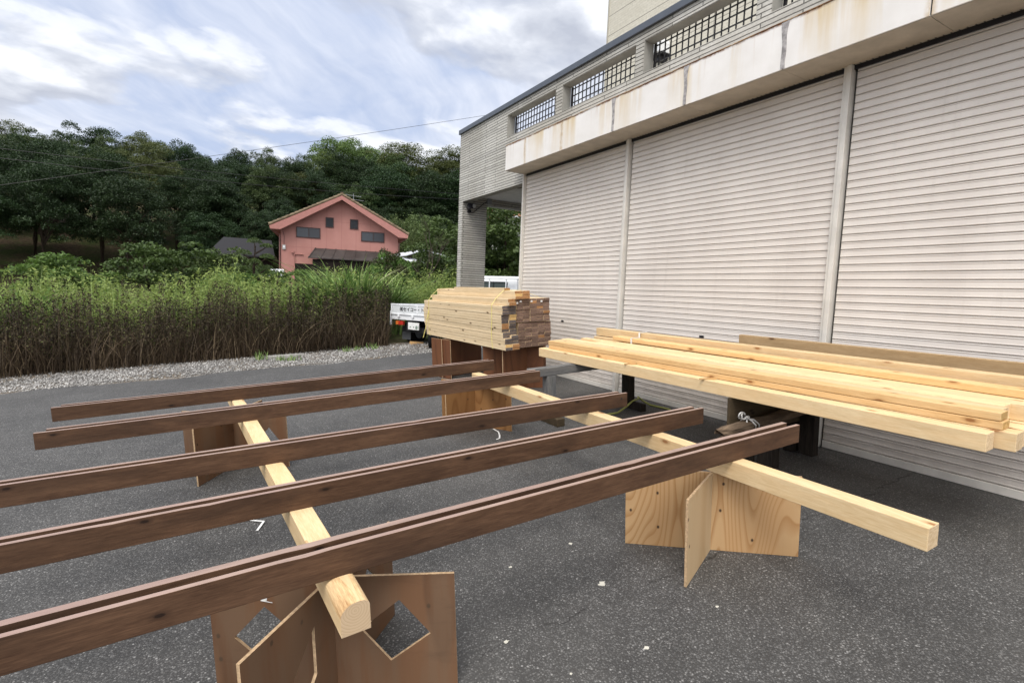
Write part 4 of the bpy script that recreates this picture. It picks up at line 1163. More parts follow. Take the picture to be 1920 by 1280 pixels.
tp.hexa([(0, 0, 0), (0.045, -.006, -.006), (0.045, -.005, -.006), (0, .001, 0), (0.0, 0, .003), (0.045, -.006, -.004), (0.045, -.005, -.004), (0, .001, .003)])
pA = lot(0.085, 2.085, 0.31); o = tp.build('tape_scrap', strap_white)
ab = (Vector((C1[0] - dA[0] * .19, C1[1] - dA[1] * .19)));
o.matrix_world = lot(C1[0] - dA[0] * .265 - 0.0095 * .478 * 0, C1[1] - dA[1] * .265 - 0.0085, 0.37, math.atan2(-dA[1], -dA[0]) + math.pi)
tag(o, 'white tape scrap stuck to the back arm of the nearest plywood cross', 'tape scrap')

# ================================================================ TRUCK
def text_mesh(body, size, mtl, name, parent, mat4, extr=0.0015):
    cu = bpy.data.curves.new(name, 'FONT'); cu.body = body; cu.size = size; cu.extrude = extr; cu.offset = size * 0.02; cu.align_x = 'LEFT'
    to = bpy.data.objects.new(name, cu); col.objects.link(to)
    bpy.context.view_layer.update()
    me = bpy.data.meshes.new_from_object(to.evaluated_get(bpy.context.evaluated_depsgraph_get()))
    bpy.data.objects.remove(to); me.materials.clear(); me.materials.append(mtl)
    o = link(name, me, parent); o.matrix_local = mat4; return o


def wheel(parent, x, y, r, wd, rim_out, nm='wheel'):
    t = MB(); n = 28
    prof = [(r * .62, -wd / 2), (r * .93, -wd / 2), (r, -wd * .32), (r, wd * .32), (r * .93, wd / 2), (r * .62, wd / 2)]
    for (ra, ya), (rb, yb) in zip(prof, prof[1:] + prof[:1]):
        for k in range(n):
            a0, a1 = 2 * math.pi * k / n, 2 * math.pi * (k + 1) / n
            t.quad((x + ra * math.cos(a0), y + ya, r + ra * math.sin(a0)), (x + ra * math.cos(a1), y + ya, r + ra * math.sin(a1)),
                   (x + rb * math.cos(a1), y + yb, r + rb * math.sin(a1)), (x + rb * math.cos(a0), y + yb, r + rb * math.sin(a0)))
    o = t.build(nm, rubber, parent, smooth=False)
    q = MB(); q.tube([(x, y - wd * .38, r), (x, y + wd * .38, r)], r * .62, 24); q.tube([(x, y - wd * .45, r), (x, y + wd * .45, r)], r * .25, 12)
    q.build('rim', grey_paint, o)


TRK = Matrix.Translation((4.12, 11.42, 0.245)) @ Matrix.Rotation(math.atan2(0.475, 0.88), 4, 'Z')
trk = empty('flatbed_truck', TRK); tag(trk, 'white flatbed truck with lettered tailgate parked behind the lumber pack', 'truck')
HW = 0.83
q = MB(); q.box(0.03, -HW + .04, 0.60, 3.05, HW - .04, 0.70); q.build('bed_floor', grey_paint, trk)
q = MB(); q.box(0.0, -0.36, 0.36, 4.6, -0.26, 0.60); q.box(0.0, 0.26, 0.36, 4.6, 0.36, 0.60); q.box(0.12, -0.6, 0.30, 0.22, 0.6, 0.42); q.box(0.5, -0.62, 0.28, 0.62, 0.62, 0.40); q.build('chassis', steel_dark, trk)
tg = MB(); tg.box(-0.035, -HW, 0.715, -0.005, HW, 0.945); tgo = tg.build('tailgate', plain('tailgate_paint', (0.60, 0.625, 0.64), 0.4, 0.4, dirt=0.05), trk, bevel=0.006)
q = MB(); q.box(-0.045, -HW - .004, 0.920, 0.002, HW + .004, 0.950); q.box(-0.045, -HW - .004, 0.70, 0.0, HW + .004, 0.735)
for yy in (-HW + .0, 0.0, HW - .035): q.box(-0.043, yy, 0.735, -0.003, yy + .035, 0.920)
q.build('gate_rim', white_paint, tgo, bevel=0.004)
q = MB(); q.box(-0.02, -HW + .02, 0.585, 0.03, HW - .02, 0.698); q.build('rear_rail', white_paint, trk, bevel=0.005)
for yy in (HW - .25, 0.15, -0.35, -HW + .15):
    q = MB(); q.box(-0.055, yy - .03, 0.645, -0.022, yy + .03, 0.725); q.build('hinge', white_paint, tgo, bevel=0.004)
for s_ in (1, -1):
    q = MB(); q.box(0.0, s_ * HW - .015, 0.705, 3.05, s_ * HW + .015, 0.945); q.build('side_gate', white_paint, trk, bevel=0.006)
    q = MB(); q.box(-0.045, s_ * .60 - .16, 0.465, 0.02, s_ * .60 + .06, 0.555); lo = q.build('tail_light', lens_red, trk, bevel=0.005)
    q = MB(); q.box(-0.047, s_ * .60 - .16 if s_ < 0 else s_ * .60 - .02, 0.468, -0.044, s_ * .60 - .08 if s_ < 0 else s_ * .60 + .06, 0.552); q.build('indicator', lens_orange, lo)
    q = MB(); q.box(0.28, s_ * .62 - .13, 0.10, 0.295, s_ * .62 + .13, 0.40); q.build('mudflap', flap_mat, trk)
    q = MB(); q.box(-0.05, s_ * (HW + .005) - .012, 0.45, 0.0, s_ * (HW + .005) + .012, 0.78); q.build('gate_stay', white_paint, trk, bevel=0.004)
    wheel(trk, 0.62, s_ * 0.64, 0.29, 0.30, s_); wheel(trk, 3.75, s_ * 0.70, 0.29, 0.18, s_)
rear = Matrix(((0, 0, -1, 0), (-1, 0, 0, 0), (0, 1, 0, 0), (0, 0, 0, 1)))      # text plane facing the rear
ink = plain('black_ink', (0.012, 0.012, 0.014), 0.6, 0.2)
text_mesh('\u3232\u30bb\u30a4\u30b3\u30fc\u30fb\u30c8\u30fc\u30bf', 0.105, ink, 'gate_lettering', tgo, Matrix.Translation((-0.0365, 0.55, 0.795)) @ rear)
q = MB(); q.box(-0.03, -0.04, 0.375, -0.022, 0.29, 0.54); plo = q.build('number_plate', plain('plate_white', (0.75, 0.76, 0.74), 0.5), trk)
text_mesh('\u30fb\u30fb81', 0.105, plain('plate_green', (0.02, 0.10, 0.05), 0.6), 'plate_digits', plo, Matrix.Translation((-0.0315, 0.275, 0.395)) @ rear)
cb = MB()
sec = [(3.16, 0.32), (3.12, 1.10), (3.17, 1.62), (3.26, 1.76), (4.35, 1.76), (4.75, 1.15), (4.86, 0.85), (4.86, 0.32)]
cb.prism([(x, -0.80 + (0.05 if z > 1.2 else 0), z) for x, z in sec], (0, 1.60, 0)); cbo = cb.build('cab', white_paint, trk, bevel=0.05)
for y0, y1 in ((0.05, 0.45), (-0.36, 0.04)):
    q = MB(); q.hexa([(3.085, y0, 1.26), (3.16, y0, 1.26), (3.16, y1, 1.26), (3.085, y1, 1.26), (3.122, y0, 1.575), (3.19, y0, 1.575), (3.19, y1, 1.575), (3.122, y1, 1.575)])
    q.build('rear_window', cab_glass, cbo, bevel=0.02)
q = MB(); q.hexa([(3.10, -0.385, 1.24), (3.15, -0.385, 1.24), (3.15, 0.475, 1.24), (3.10, 0.475, 1.24), (3.136, -0.385, 1.60), (3.18, -0.385, 1.60), (3.18, 0.475, 1.60), (3.136, 0.475, 1.60)]); q.build('window_seal', rubber, cbo, bevel=0.02)
gd = MB()
for yy in (0.78, 0.12, -0.42, -0.78): gd.box(3.01, yy - .016, 0.70, 3.04, yy + .016, 1.66)
gd.box(3.0, -0.80, 1.66, 3.05, 0.80, 1.70); gd.build('guard_frame', white_paint, trk, bevel=0.008)

# loose tyre by the stand
ty = empty('spare_tyre', Matrix.Translation((4.245, 10.78, 0.255)) @ Matrix.Rotation(1.1, 4, 'Z')); tag(ty, 'black tyre standing on the gravel behind the left end of the lumber pack', 'tyre')
wheel(ty, 0, 0, 0.30, 0.20, 1, 'tread')

# small car and wood at the verge
van = empty('parked_van', Matrix.Translation((3.60, 30.5, 0.47)) @ Matrix.Rotation(1.5, 4, 'Z')); tag(van, 'small white van mostly hidden behind the green weeds at left', 'van')
q = MB(); q.prism([(0, 0, .35), (0, 0, 1.15), (0.12, 0, 1.78), (0.3, 0, 1.86), (2.4, 0, 1.86), (2.85, 0, 1.1), (3.3, 0, .95), (3.35, 0, .35)], (0, 1.46, 0)); q.build('body', white_paint, van, bevel=0.04)
q = MB(); q.box(0.35, -0.006, 1.18, 1.2, -0.001, 1.68); q.box(1.3, -0.006, 1.18, 2.25, -0.001, 1.68); q.build('window', win_glass, van)
for x in (0.6, 2.7):
    for y in (0.05, 1.41): wheel(van, x, y, 0.27, 0.15, 1)
s = MB(); s.box(0, -0.045, 0, 0.68, 0.045, 0.05)
o = s.build('kerb_stone', concrete, bevel=0.008); o.matrix_world = lot(0.97, 11.36, 0.0, -0.12); tag(o, 'pale stone strip lying at the foot of the dry weeds', 'kerb stone')
s = MB(); s.hexa([(0, -.08, 0), (.34, -.05, 0), (.36, .06, 0), (0, .07, 0), (0.02, -.06, .07), (.33, -.04, .05), (.33, .05, .06), (0.02, .05, .075)])
o = s.build('broken_board', tan_wood, bevel=0.006); o.matrix_world = Matrix.Translation((4.02, 11.72, 0.26)) @ Matrix.Rotation(-.1, 4, 'Z'); tag(o, 'broken brown board piece lying on the ground behind the truck', 'board piece')

# ================================================================ PINK HOUSE
hd_ = math.atan2(36.5 - 38.0, 11.73 - 4.293)
HS = Matrix.Translation((4.293, 38.0, 0.0)) @ Matrix.Rotation(hd_, 4, 'Z')
hs_ = empty('pink_house', HS); tag(hs_, 'pink two-storey gabled house with a brown lean-to roof before the wooded hill', 'house')
Wd = 7.59; DEP = 9.0; EZ = 5.19; RZ = 7.42; MX = Wd / 2
q = MB(); q.prism([(0, 0, 0), (Wd, 0, 0), (Wd, 0, EZ), (MX, 0, RZ - .10), (0, 0, EZ)], (0, DEP, 0)); q.build('wall', stucco, hs_)
def slope_slab(x0, z0, x1, z1, y0, y1, th, mtl, nm, parent):
    q = MB(); q.hexa([(x0, y0, z0), (x1, y0, z1), (x1, y1, z1), (x0, y1, z0), (x0, y0, z0 + th), (x1, y0, z1 + th), (x1, y1, z1 + th), (x0, y1, z0 + th)]); return q.build(nm, mtl, parent)
EXo = 0.66; sl_ = (RZ - EZ) / MX
zE = EZ - EXo * sl_ + .18
rf = MB()
for sgn in (0, 1):
    xa, xb = (-EXo, MX) if not sgn else (Wd + EXo, MX)
    za, zb = 5.26, 7.56
    rf.hexa([(xa, -.62, za), (xb, -.62, zb), (xb, DEP + .6, zb), (xa, DEP + .6, za), (xa, -.62, za + .06), (xb, -.62, zb + .06), (xb, DEP + .6, zb + .06), (xa, DEP + .6, za + .06)])
    n = 17
    for k in range(n):                      # rounded rake tiles along the gable edge, and courses
        t0, t1 = k / n, (k + 1) / n
        x0 = xa + (xb - xa) * t0; x1 = xa + (xb - xa) * t1; z0 = za + (zb - za) * t0 + .05; z1 = za + (zb - za) * t1 + .05
        rf.tube([(x0, -.58, z0 + .035), (x1, -.58, z1 + .02)], [.10, .075], 8)
    m = 30
    for k in range(m):
        y = -.3 + (DEP + .8) * k / m
        rf.tube([(xa, y, za + .07), (xb, y, zb + .07)], .05, 6)
rf.tube([(MX, -.64, 7.66), (MX, DEP + .62, 7.66)], .11, 10)
rfo = rf.build('roof', house_tiles, hs_)
bb = MB()
bb.prism([(-EXo + .04, -.66, 5.24), (MX, -.66, 7.54), (MX, -.66, 7.27), (0.04, -.66, 5.06), (-EXo + .08, -.66, 5.06)], (0, .10, 0))
bb.prism([(Wd + EXo - .04, -.66, 5.24), (Wd + EXo - .08, -.66, 5.06), (Wd - .04, -.66, 5.06), (MX, -.66, 7.27), (MX, -.66, 7.54)], (0, .10, 0))
bb.build('bargeboard', pink_trim, hs_)
ev = MB(); ev.box(-EXo + .08, -.56, 5.02, -0.001, DEP + .5, 5.10); ev.box(Wd + .001, -.56, 5.02, Wd + EXo - .08, DEP + .5, 5.10); ev.build('eave', pink_trim, hs_)
sf = MB()
for sgn in (0, 1):
    xa, xb = (0.0, MX) if not sgn else (Wd, MX)
    sf.hexa([(xa, -.56, 5.23), (xb, -.56, 7.38), (xb, -.002, 7.38), (xa, -.002, 5.23), (xa, -.56, 5.25), (xb, -.56, 7.40), (xb, -.002, 7.40), (xa, -.002, 5.25)])
sf.build('gable_soffit', pink_trim, hs_)
def house_window(x0, x1, z0, z1, glasses):
    q = MB(); f = .05
    q.box(x0, -.05, z0, x1, .02, z0 + f); q.box(x0, -.05, z1 - f, x1, .02, z1); q.box(x0, -.05, z0 + f, x0 + f, .02, z1 - f); q.box(x1 - f, -.05, z0 + f, x1, .02, z1 - f)
    xm = (x0 + x1) / 2 + .03; q.box(xm - .02, -.045, z0 + f, xm + .02, .02, z1 - f)
    wo_ = q.build('window', frame_brown, hs_)
    for a, b_, g in ((x0 + f, xm - .02, glasses[0]), (xm + .02, x1 - f, glasses[1])):
        q = MB(); q.box(a, -.022, z0 + f, b_, -.012, z1 - f); q.build('pane', g, wo_)
house_window(0.94, 2.44, 4.67, 5.36, (curtain_glass, win_glass)); house_window(5.08, 6.64, 4.69, 5.36, (curtain_glass, win_glass))
for x0, x1 in ((2.77, 3.29), (4.34, 4.88)):
    q = MB(); q.box(x0, -.05, 5.46, x0 + .05, .02, 6.12); q.box(x1 - .05, -.05, 5.46, x1, .02, 6.12); q.box(x0 + .05, -.05, 5.46, x1 - .05, .02, 5.51); q.box(x0 + .05, -.05, 6.07, x1 - .05, .02, 6.12)
    vo2 = q.build('louvre_vent', frame_brown, hs_)
    q = MB(); q.box(x0 + .05, -.008, 5.51, x1 - .05, -.003, 6.07)
    for k in range(8): q.hexa([(x0 + .05, -.04, 5.52 + k * .07), (x1 - .05, -.04, 5.52 + k * .07), (x1 - .05, -.012, 5.555 + k * .07), (x0 + .05, -.012, 5.555 + k * .07), (x0 + .05, -.04, 5.53 + k * .07), (x1 - .05, -.04, 5.53 + k * .07), (x1 - .05, -.012, 5.565 + k * .07), (x0 + .05, -.012, 5.565 + k * .07)])
    q.build('louvre', win_glass, vo2)
q = MB(); q.hexa([(1.72, -1.35, 3.28), (6.75, -1.35, 3.28), (6.72, -.01, 3.98), (2.1, -.01, 3.98), (1.72, -1.35, 3.33), (6.75, -1.35, 3.33), (6.72, -.01, 4.03), (2.1, -.01, 4.03)])
for k in range(8):
    x = 1.76 + k * .70; xt = 2.13 + k * .65
    q.hexa([(x, -1.355, 3.325), (x + .05, -1.355, 3.325), (xt + .05, -.01, 4.02), (xt, -.01, 4.02), (x, -1.355, 3.365), (x + .05, -1.355, 3.365), (xt + .05, -.01, 4.07), (xt, -.01, 4.07)])
q.build('lean_to_roof', brown_sheet, hs_)
q = MB(); q.box(2.0, -1.2, 0.2, 6.6, -.01, 3.25); q.box(0.85, -.012, 0.3, 2.0, -.002, 2.95); q.build('lean_to_front', dark_room, hs_)
for xx in (-.06, Wd + .06):
    q = MB(); q.tube([(xx + (-.45 if xx < 0 else .45), -.35, 5.0), (xx, -.06, 4.75), (xx, -.06, 0.2)], .045, 8); q.build('downpipe', pvc, hs_)
q = MB(); q.box(0.10, -.09, 3.82, 0.30, -.005, 4.12); mo = q.build('electric_meter', plain('meter_grey', (0.42, 0.40, 0.38), 0.5), hs_)
q = MB(); q.box(0.15, -.10, 3.92, 0.26, -.091, 4.07); q.build('meter_face', white_paint, mo)
q = MB(); q.tube([(0.20, -.02, 4.12), (0.21, -.02, 4.7), (0.14, -.02, 5.0)], .012, 6); q.build('cable', black_metal, hs_)
q = MB(); q.box(0.64, -.14, 3.62, 0.80, -.002, 3.76); q.build('vent_cap', pink_trim, hs_)
q = MB(); q.tube([(0.85, -.06, 2.6), (0.85, -.06, 3.56), (1.38, -.06, 3.56)], .035, 8); q.build('pipe', pink_trim, hs_)
q = MB(); q.tube([(4.6, 1.6, 7.1), (4.6, 1.6, 8.1)], .02, 6); q.tube([(4.05, 1.6, 8.0), (5.15, 1.6, 7.92)], .014, 6)
for x in (4.15, 4.35, 4.75, 4.95, 5.1): q.tube([(x, 1.25, 7.97), (x, 1.95, 7.97)], .010, 5)
q.tube([(4.25, 1.6, 7.72), (5.3, 1.6, 7.66)], .014, 6)
q.build('aerial', grey_paint, hs_)

# dark-roofed hut left of the house
hut = empty('garden_hut', Matrix.Translation((0.6, 40.0, 0.75))); tag(hut, 'low hut with a dark roof left of the pink house', 'hut')
q = MB(); q.box(0, 0, 0, 3.4, 3, 2.55); q.build('wall', dark_room, hut)
q = MB(); q.hexa([(-.5, -.6, 2.5), (3.5, -.6, 2.5), (3.5, 1.6, 3.75), (.5, 1.6, 3.75), (-.5, -.6, 2.6), (3.5, -.6, 2.6), (3.5, 1.6, 3.85), (.5, 1.6, 3.85)]); q.build('roof', roof_dark, hut)

# sheet-roofed shed on the right of the house
shd = empty('open_shed', Matrix.Translation((10.2, 30.0, 0.25))); tag(shd, 'open shed with pale corrugated roof edges behind the leafless tree', 'shed')
q = MB()
for x in (0.1, 2.9):
    for y in (0.1, 4.5): q.box(x, y, 0, x + .1, y + .1, 3.1)
q.build('post', bark, shd)
q = MB()
for (xa, za, xb, zb) in ((-.15, 3.20, 1.0, 3.62), (3.2, 3.18, 1.0, 3.62)):
    q.hexa([(xa, -.2, za), (xb, -.2, zb), (xb, 5, zb), (xa, 5, za), (xa, -.2, za + .05), (xb, -.2, zb + .05), (xb, 5, zb + .05), (xa, 5, za + .05)])
q.build('roof', white_sheet, shd)
q = MB(); q.box(0.05, .3, 0, 3.0, 4.6, 2.95); q.build('wall', dark_room, shd)
q = MB()
for k in range(26):
    x = -.1 + k * .085
    q.hexa([(x, -1.0, 2.80), (x + .06, -1.0, 2.80), (x + .06, .5, 3.12), (x, .5, 3.12), (x, -1.0, 2.83), (x + .06, -1.0, 2.84), (x + .06, .5, 3.16), (x, .5, 3.15)])
q.hexa([(-.15, -1.0, 2.785), (2.15, -1.0, 2.785), (2.15, .5, 3.105), (-.15, .5, 3.105), (-.15, -1.0, 2.80), (2.15, -1.0, 2.80), (2.15, .5, 3.12), (-.15, .5, 3.12)])
q.build('front_roof', white_sheet, shd)

# orange-tiled house glimpsed through the open bay
h2 = empty('tiled_house', Matrix.Translation((15.3, 26.5, 0.35))); tag(h2, 'house with an orange tiled roof glimpsed through the open bay', 'house')
q = MB(); q.box(0.4, 0.6, 0, 8, 3.6, 5.6); q.build('wall', plain('pale_render', (0.55, 0.55, 0.53), 0.8), h2)
q = MB(); q.hexa([(-.2, 0, 5.58), (8.6, 0, 5.58), (8.6, 2.1, 6.7), (-.2, 2.1, 6.7), (-.2, 0, 5.68), (8.6, 0, 5.68), (8.6, 2.1, 6.8), (-.2, 2.1, 6.8)])
q.hexa([(-.2, 4.2, 5.58), (8.6, 4.2, 5.58), (8.6, 2.1, 6.7), (-.2, 2.1, 6.7), (-.2, 4.2, 5.68), (8.6, 4.2, 5.68), (8.6, 2.1, 6.8), (-.2, 2.1, 6.8)])
for k in range(30): q.tube([(-.1 + k * .295, 0, 5.70), (-.1 + k * .295, 2.1, 6.82)], .07, 6)
q.build('roof', orange_tiles, h2)
q = MB(); q.tube([(-.2, -.06, 5.55), (8.6, -.06, 5.55)], .06, 8); q.build('gutter', white_paint, h2)

# cables
def cable(p0, p1, sag, r, lab, n=26):
    mb = MB(); pts = []
    for k in range(n + 1):
        t = k / n; p = Vector(p0).lerp(Vector(p1), t); p.z -= sag * 4 * t * (1 - t); pts.append(p)
    mb.tube(pts, r, 6); o = mb.build('overhead_cable', black_metal); tag(o, lab, 'cable', 'overhead cables'); return o
cable((-10.5, 25, 3.2), (14.5, 25, 11.25), 0.10, 0.008, 'single thin cable crossing the sky above the trees')
cable((-14, 30, 6.6), (20, 30, 7.9), 0.35, 0.011, 'upper dark cable sagging across the wooded hill')
cable((-14, 30.4, 6.35), (20, 30.4, 7.75), 0.50, 0.011, 'lower dark cable sagging across the wooded hill')

# ================================================================ VEGETATION
def leaf_quads(C_, size, rg, flat=0.35, aspect=0.65):
    """one rhombus per centre; flat: 0 random orientation .. 1 horizontal"""
    n = len(C_)
    nrm = rg.normal(size=(n, 3)); nrm[:, 2] = np.abs(nrm[:, 2]) + flat * 2.0; nrm /= np.linalg.norm(nrm, axis=1)[:, None]
    a = np.cross(nrm, rg.normal(size=(n, 3))); a /= np.linalg.norm(a, axis=1)[:, None]
    b_ = np.cross(nrm, a)
    s = (size * rg.uniform(0.6, 1.3, n))[:, None]
    fold = nrm * s * 0.12
    V = np.stack([C_ - a * s, C_ + b_ * s * aspect - fold, C_ + a * s, C_ - b_ * s * aspect - fold], 1).reshape(-1, 3)
    return V, (np.arange(n * 4).reshape(n, 4))


def crown_points(rg, rx, ry, rz, ncl, rc, per, layers=0.0, low=-0.45, irregular=0.25):
    """leaf centres: billowy clusters over an uneven ellipsoid, some inside"""
    u = rg.normal(size=(ncl * 3, 3)); u /= np.linalg.norm(u, axis=1)[:, None]
    u = u[u[:, 2] > low][:ncl]
    rad = np.where(rg.random(len(u)) < 0.80, rg.uniform(0.78, 1.0 + irregular, len(u)), rg.uniform(0.25, 0.75, len(u)))
    cc = u * rad[:, None] * np.array([rx, ry, rz])
    if layers: cc[:, 2] = np.round(cc[:, 2] / layers) * layers + rg.normal(scale=layers * .12, size=len(cc))
    out = []
    for c in cc:
        r = rc * rg.uniform(0.55, 1.35)
        k = int(per * (r / rc) ** 1.6)
        v = rg.normal(size=(k, 3)); v /= np.linalg.norm(v, axis=1)[:, None]
        v[:, 2] = np.where(v[:, 2] < -0.3, -v[:, 2] * 0.6, v[:, 2])
        q = v * (rg.uniform(0.35, 1.0, k) ** 0.45)[:, None] * r * np.array([1.15, 1.15, 0.55 if layers else 0.72])
        out.append(c + q)
    return np.concatenate(out), cc


def tree_meshes(seed, rx, ry, rz, ncl, rc, per, size, zc, trunk_r, mat_leaf, layers=0.0, flat=0.4, nl=7, low=-0.45, barkm=None):
    rg = np.random.default_rng(seed)
    P_, cc = crown_points(rg, rx, ry, rz, ncl, rc, per, layers, low)
    P_[:, 2] += zc
    V, Q = leaf_quads(P_, size, rg, flat)
    crown = fast_mesh('crown', V, Q, mat_leaf)
    mb = MB()
    top = zc + rz * .45
    pts = [(0, 0, -0.6), (rg.normal() * .1, rg.normal() * .1, zc * .35), (rg.normal() * .25, rg.normal() * .25, zc * .75), (rg.normal() * .3, rg.normal() * .3, top)]
    mb.tube(pts, [trunk_r * 1.25, trunk_r, trunk_r * .8, trunk_r * .25], 9)
    for c in cc[rg.permutation(len(cc))[:nl]]:
        z0 = zc * rg.uniform(.45, .85)
        e = Vector((c[0] * .85, c[1] * .85, zc + c[2] * .85)); s_ = Vector((pts[1][0], pts[1][1], z0)); m_ = s_.lerp(e, .5) + Vector((0, 0, .25 * rz * rg.uniform(.1, .6)))
        mb.tube([s_, m_, e], [trunk_r * .5, trunk_r * .32, trunk_r * .1], 6)
    return crown, mb.mesh('trunk', barkm or bark)


def plant(name, meshes, x, y, scale, rz, label, cat='tree', group=None, z=None, sz=None, parts=('crown', 'trunk')):
    root = empty(name, Matrix.Translation((x, y, gz(x, y) if z is None else z)) @ Matrix.Rotation(rz, 4, 'Z') @ Matrix.Diagonal((scale, scale, sz or scale, 1)))
    tag(root, label, cat, group)
    for nm, me in zip(parts, meshes): link(nm, me, root)
    return root


leaf_olive = leaf_mat('olive_leaf', (0.050, 0.066, 0.022), (0.150, 0.175, 0.060))
kinds = {
    'camphor': tree_meshes(21, 5.0, 4.8, 4.2, 120, 1.25, 330, 0.115, 7.5, 0.34, leaf_camphor, 0.0, 0.6),
    'oak': tree_meshes(22, 4.7, 4.7, 4.4, 120, 1.20, 330, 0.115, 7.0, 0.30, leaf_mid, 0.0, 0.6),
    'dark': tree_meshes(23, 4.4, 4.4, 4.8, 115, 1.20, 310, 0.115, 6.6, 0.30, leaf_dark, 0.0, 0.5),
    'layered': tree_meshes(24, 5.3, 5.1, 3.7, 165, 1.2, 280, 0.105, 7.4, 0.30, leaf_olive, 0.75, 1.0),
    'dark2': tree_meshes(25, 5.0, 4.6, 4.0, 130, 1.25, 310, 0.110, 6.4, 0.28, leaf_dark, 0.6, 0.8),
}
HT = {k: float(np.percentile([v.co.z for v in me[0].vertices], 99.6)) for k, me in kinds.items()}
wood_g = 'trees of the wooded hill'
forest = [  # kind, x, y, top z, width factor, label
    ('camphor', 15.6, 72, 20.3, 1.30, 'tallest light green camphor-like tree crowning the wooded hill above the house'),
    ('camphor', 13.2, 70, 18.0, 1.12, 'light green tree on the left shoulder of the tallest hill tree'),
    ('oak', 10.0, 68, 16.6, 0.8, 'small-crowned tree just left of the tallest light tree'),
    ('oak', 6.4, 73, 17.9, 0.9, 'rounded dark-topped tree left of the dip in the hill skyline'),
    ('dark', 3.2, 72, 17.0, 0.95, 'dark tree on the hill skyline at the left edge of the photo'),
    ('dark', 9.2, 74, 16.9, 0.7, 'dark tree in the dip of the hill skyline'),
    ('camphor', 19.4, 71, 19.8, 1.25, 'light tree immediately right of the tallest hill tree'),
    ('layered', 23.2, 70, 20.5, 1.55, 'broad layered tree in the middle of the right skyline'),
    ('layered', 27.6, 68, 20.4, 1.5, 'broad layered tree on the skyline near the grey building'),
    ('oak', 31.0, 69, 20.2, 1.3, 'tree on the skyline partly behind the corner of the grey building'),
    ('dark2', 6.5, 60, 12.9, 0.95, 'dark flat-layered tree behind the left eave of the pink house'),
    ('dark', 10.6, 60, 13.6, 0.9, 'dark domed tree behind the left roof slope of the pink house'),
    ('oak', 14.6, 58, 12.4, 0.85, 'rounded mid-green tree right above the house ridge'),
    ('dark2', 18.2, 60, 15.2, 1.3, 'dark tree above the right roof slope of the pink house'),
    ('dark', 22.6, 57, 14.5, 1.4, 'very dark tree behind the bamboo'),
    ('dark2', 26.4, 57, 14.8, 1.4, 'very dark tree beside the tiled pillar'),
    ('dark', 4.2, 50, 7.6, 0.7, 'small dark tree at the left wall of the pink house'),
    ('dark2', 1.4, 54, 10.5, 0.9, 'dark tree at the far left below the cables'),
    ('dark', 11.8, 53, 10.0, 0.8, 'dark tree right behind the house ridge aerial'),
]
rt = random.Random(5)
for kd, x, y, zt, wf, lab in forest:
    g0 = gz(x, y); s = max(zt - g0, 3.0) / HT[kd]
    plant('hill_tree', kinds[kd], x, y, wf * max(s, .75) * .60, rt.uniform(0, 6.28), lab, 'tree', wood_g, sz=s)
fill_lab = 'dark green tree merging into the wooded hill behind the pink house'
side_lab = 'dark green tree of the wooded hill beyond the left edge of the photo'
for yy, x0, x1, st, zt in ((76, -34, 38, 4.2, 17.0), (66, -30, 34, 4.0, 15.2), (61, -30, 34, 4.4, 13.2), (55, -26, 29, 4.6, 10.4), (51, -24, 27, 4.8, 8.2)):
    x = x0
    while x < x1:
        xx = x + rt.uniform(-1, 1); y2 = yy + rt.uniform(-1.2, 1.2)
        kd = rt.choice(['dark', 'dark2', 'oak', 'dark', 'layered'])
        if yy < 60: kd = rt.choice(['dark', 'dark2', 'dark', 'oak'])
        ratio = xx / y2
        top = zt + rt.uniform(-1.2, 0.8)
        if yy == 76: top = 17.2 + (2.4 if ratio > .20 else 0) + rt.uniform(-.8, .5); 
        if yy == 66 and .12 < ratio: top += 2.0
        if 0.09 < ratio < 0.19 and yy >= 66: top = min(top, 15.6)
        if yy < 60 and xx < 0: top += 1.0
        g0 = gz(xx, y2); s = max(top - g0, 3.0) / HT[kd]
        inside = ratio > 0.05
        plant('hill_tree', kinds[kd], xx, y2, max(s, .8) * rt.uniform(.52, .68), rt.uniform(0, 6.28), fill_lab if inside else side_lab, 'tree', 'hill trees in the mass of the wood' if inside else 'hill trees beyond the left edge', sz=s)
        x += st
# bamboo, drooping fine crowns
def bamboo_meshes(seed, hgt):
    rg = np.random.default_rng(seed); mb = MB(); L_ = []
    for k in range(16):
        bx, by = rg.normal(scale=.9, size=2); lx, ly = rg.normal(scale=.9, size=2); H_ = hgt * rg.uniform(.7, 1.0)
        pts = [(bx + lx * t * t, by + ly * t * t, H_ * (t - .12 * t ** 4)) for t in np.linspace(0, 1, 8)]
        mb.tube(pts, [.045, .045, .04, .036, .03, .024, .016, .008], 5)
        for t in np.linspace(.28, 1, 34):
            c = np.array([bx + lx * t * t, by + ly * t * t, H_ * (t - .12 * t ** 4)])
            n = 20; d = rg.normal(size=(n, 3)) * np.array([.42, .42, .22]) * (1.15 - .5 * t); d[:, 2] -= .10
            L_.append(c + d)
    P_ = np.concatenate(L_); V, Q = leaf_quads(P_, .13, rg, 0.2, .3)
    return fast_mesh('foliage', V, Q, leaf_bamboo), mb.mesh('culm', plain('bamboo_culm', (0.14, 0.15, 0.06), .6))


bb1 = bamboo_meshes(41, 9.0)
for x, y, s, lab in ((16.0, 46, .80, 'left clump of pale green bamboo beside the right eave of the pink house'), (17.6, 47, .98, 'tallest clump of pale green bamboo right of the pink house'), (19.2, 46, .75, 'right clump of bamboo towards the tiled pillar'), (14.4, 47.5, .9, 'bamboo clump rising behind the right roof slope')):
    plant('bamboo_clump', bb1, x, y, s, rt.uniform(0, 6), lab, 'bamboo', 'bamboo clumps beside the pink house', parts=('foliage', 'culm'))

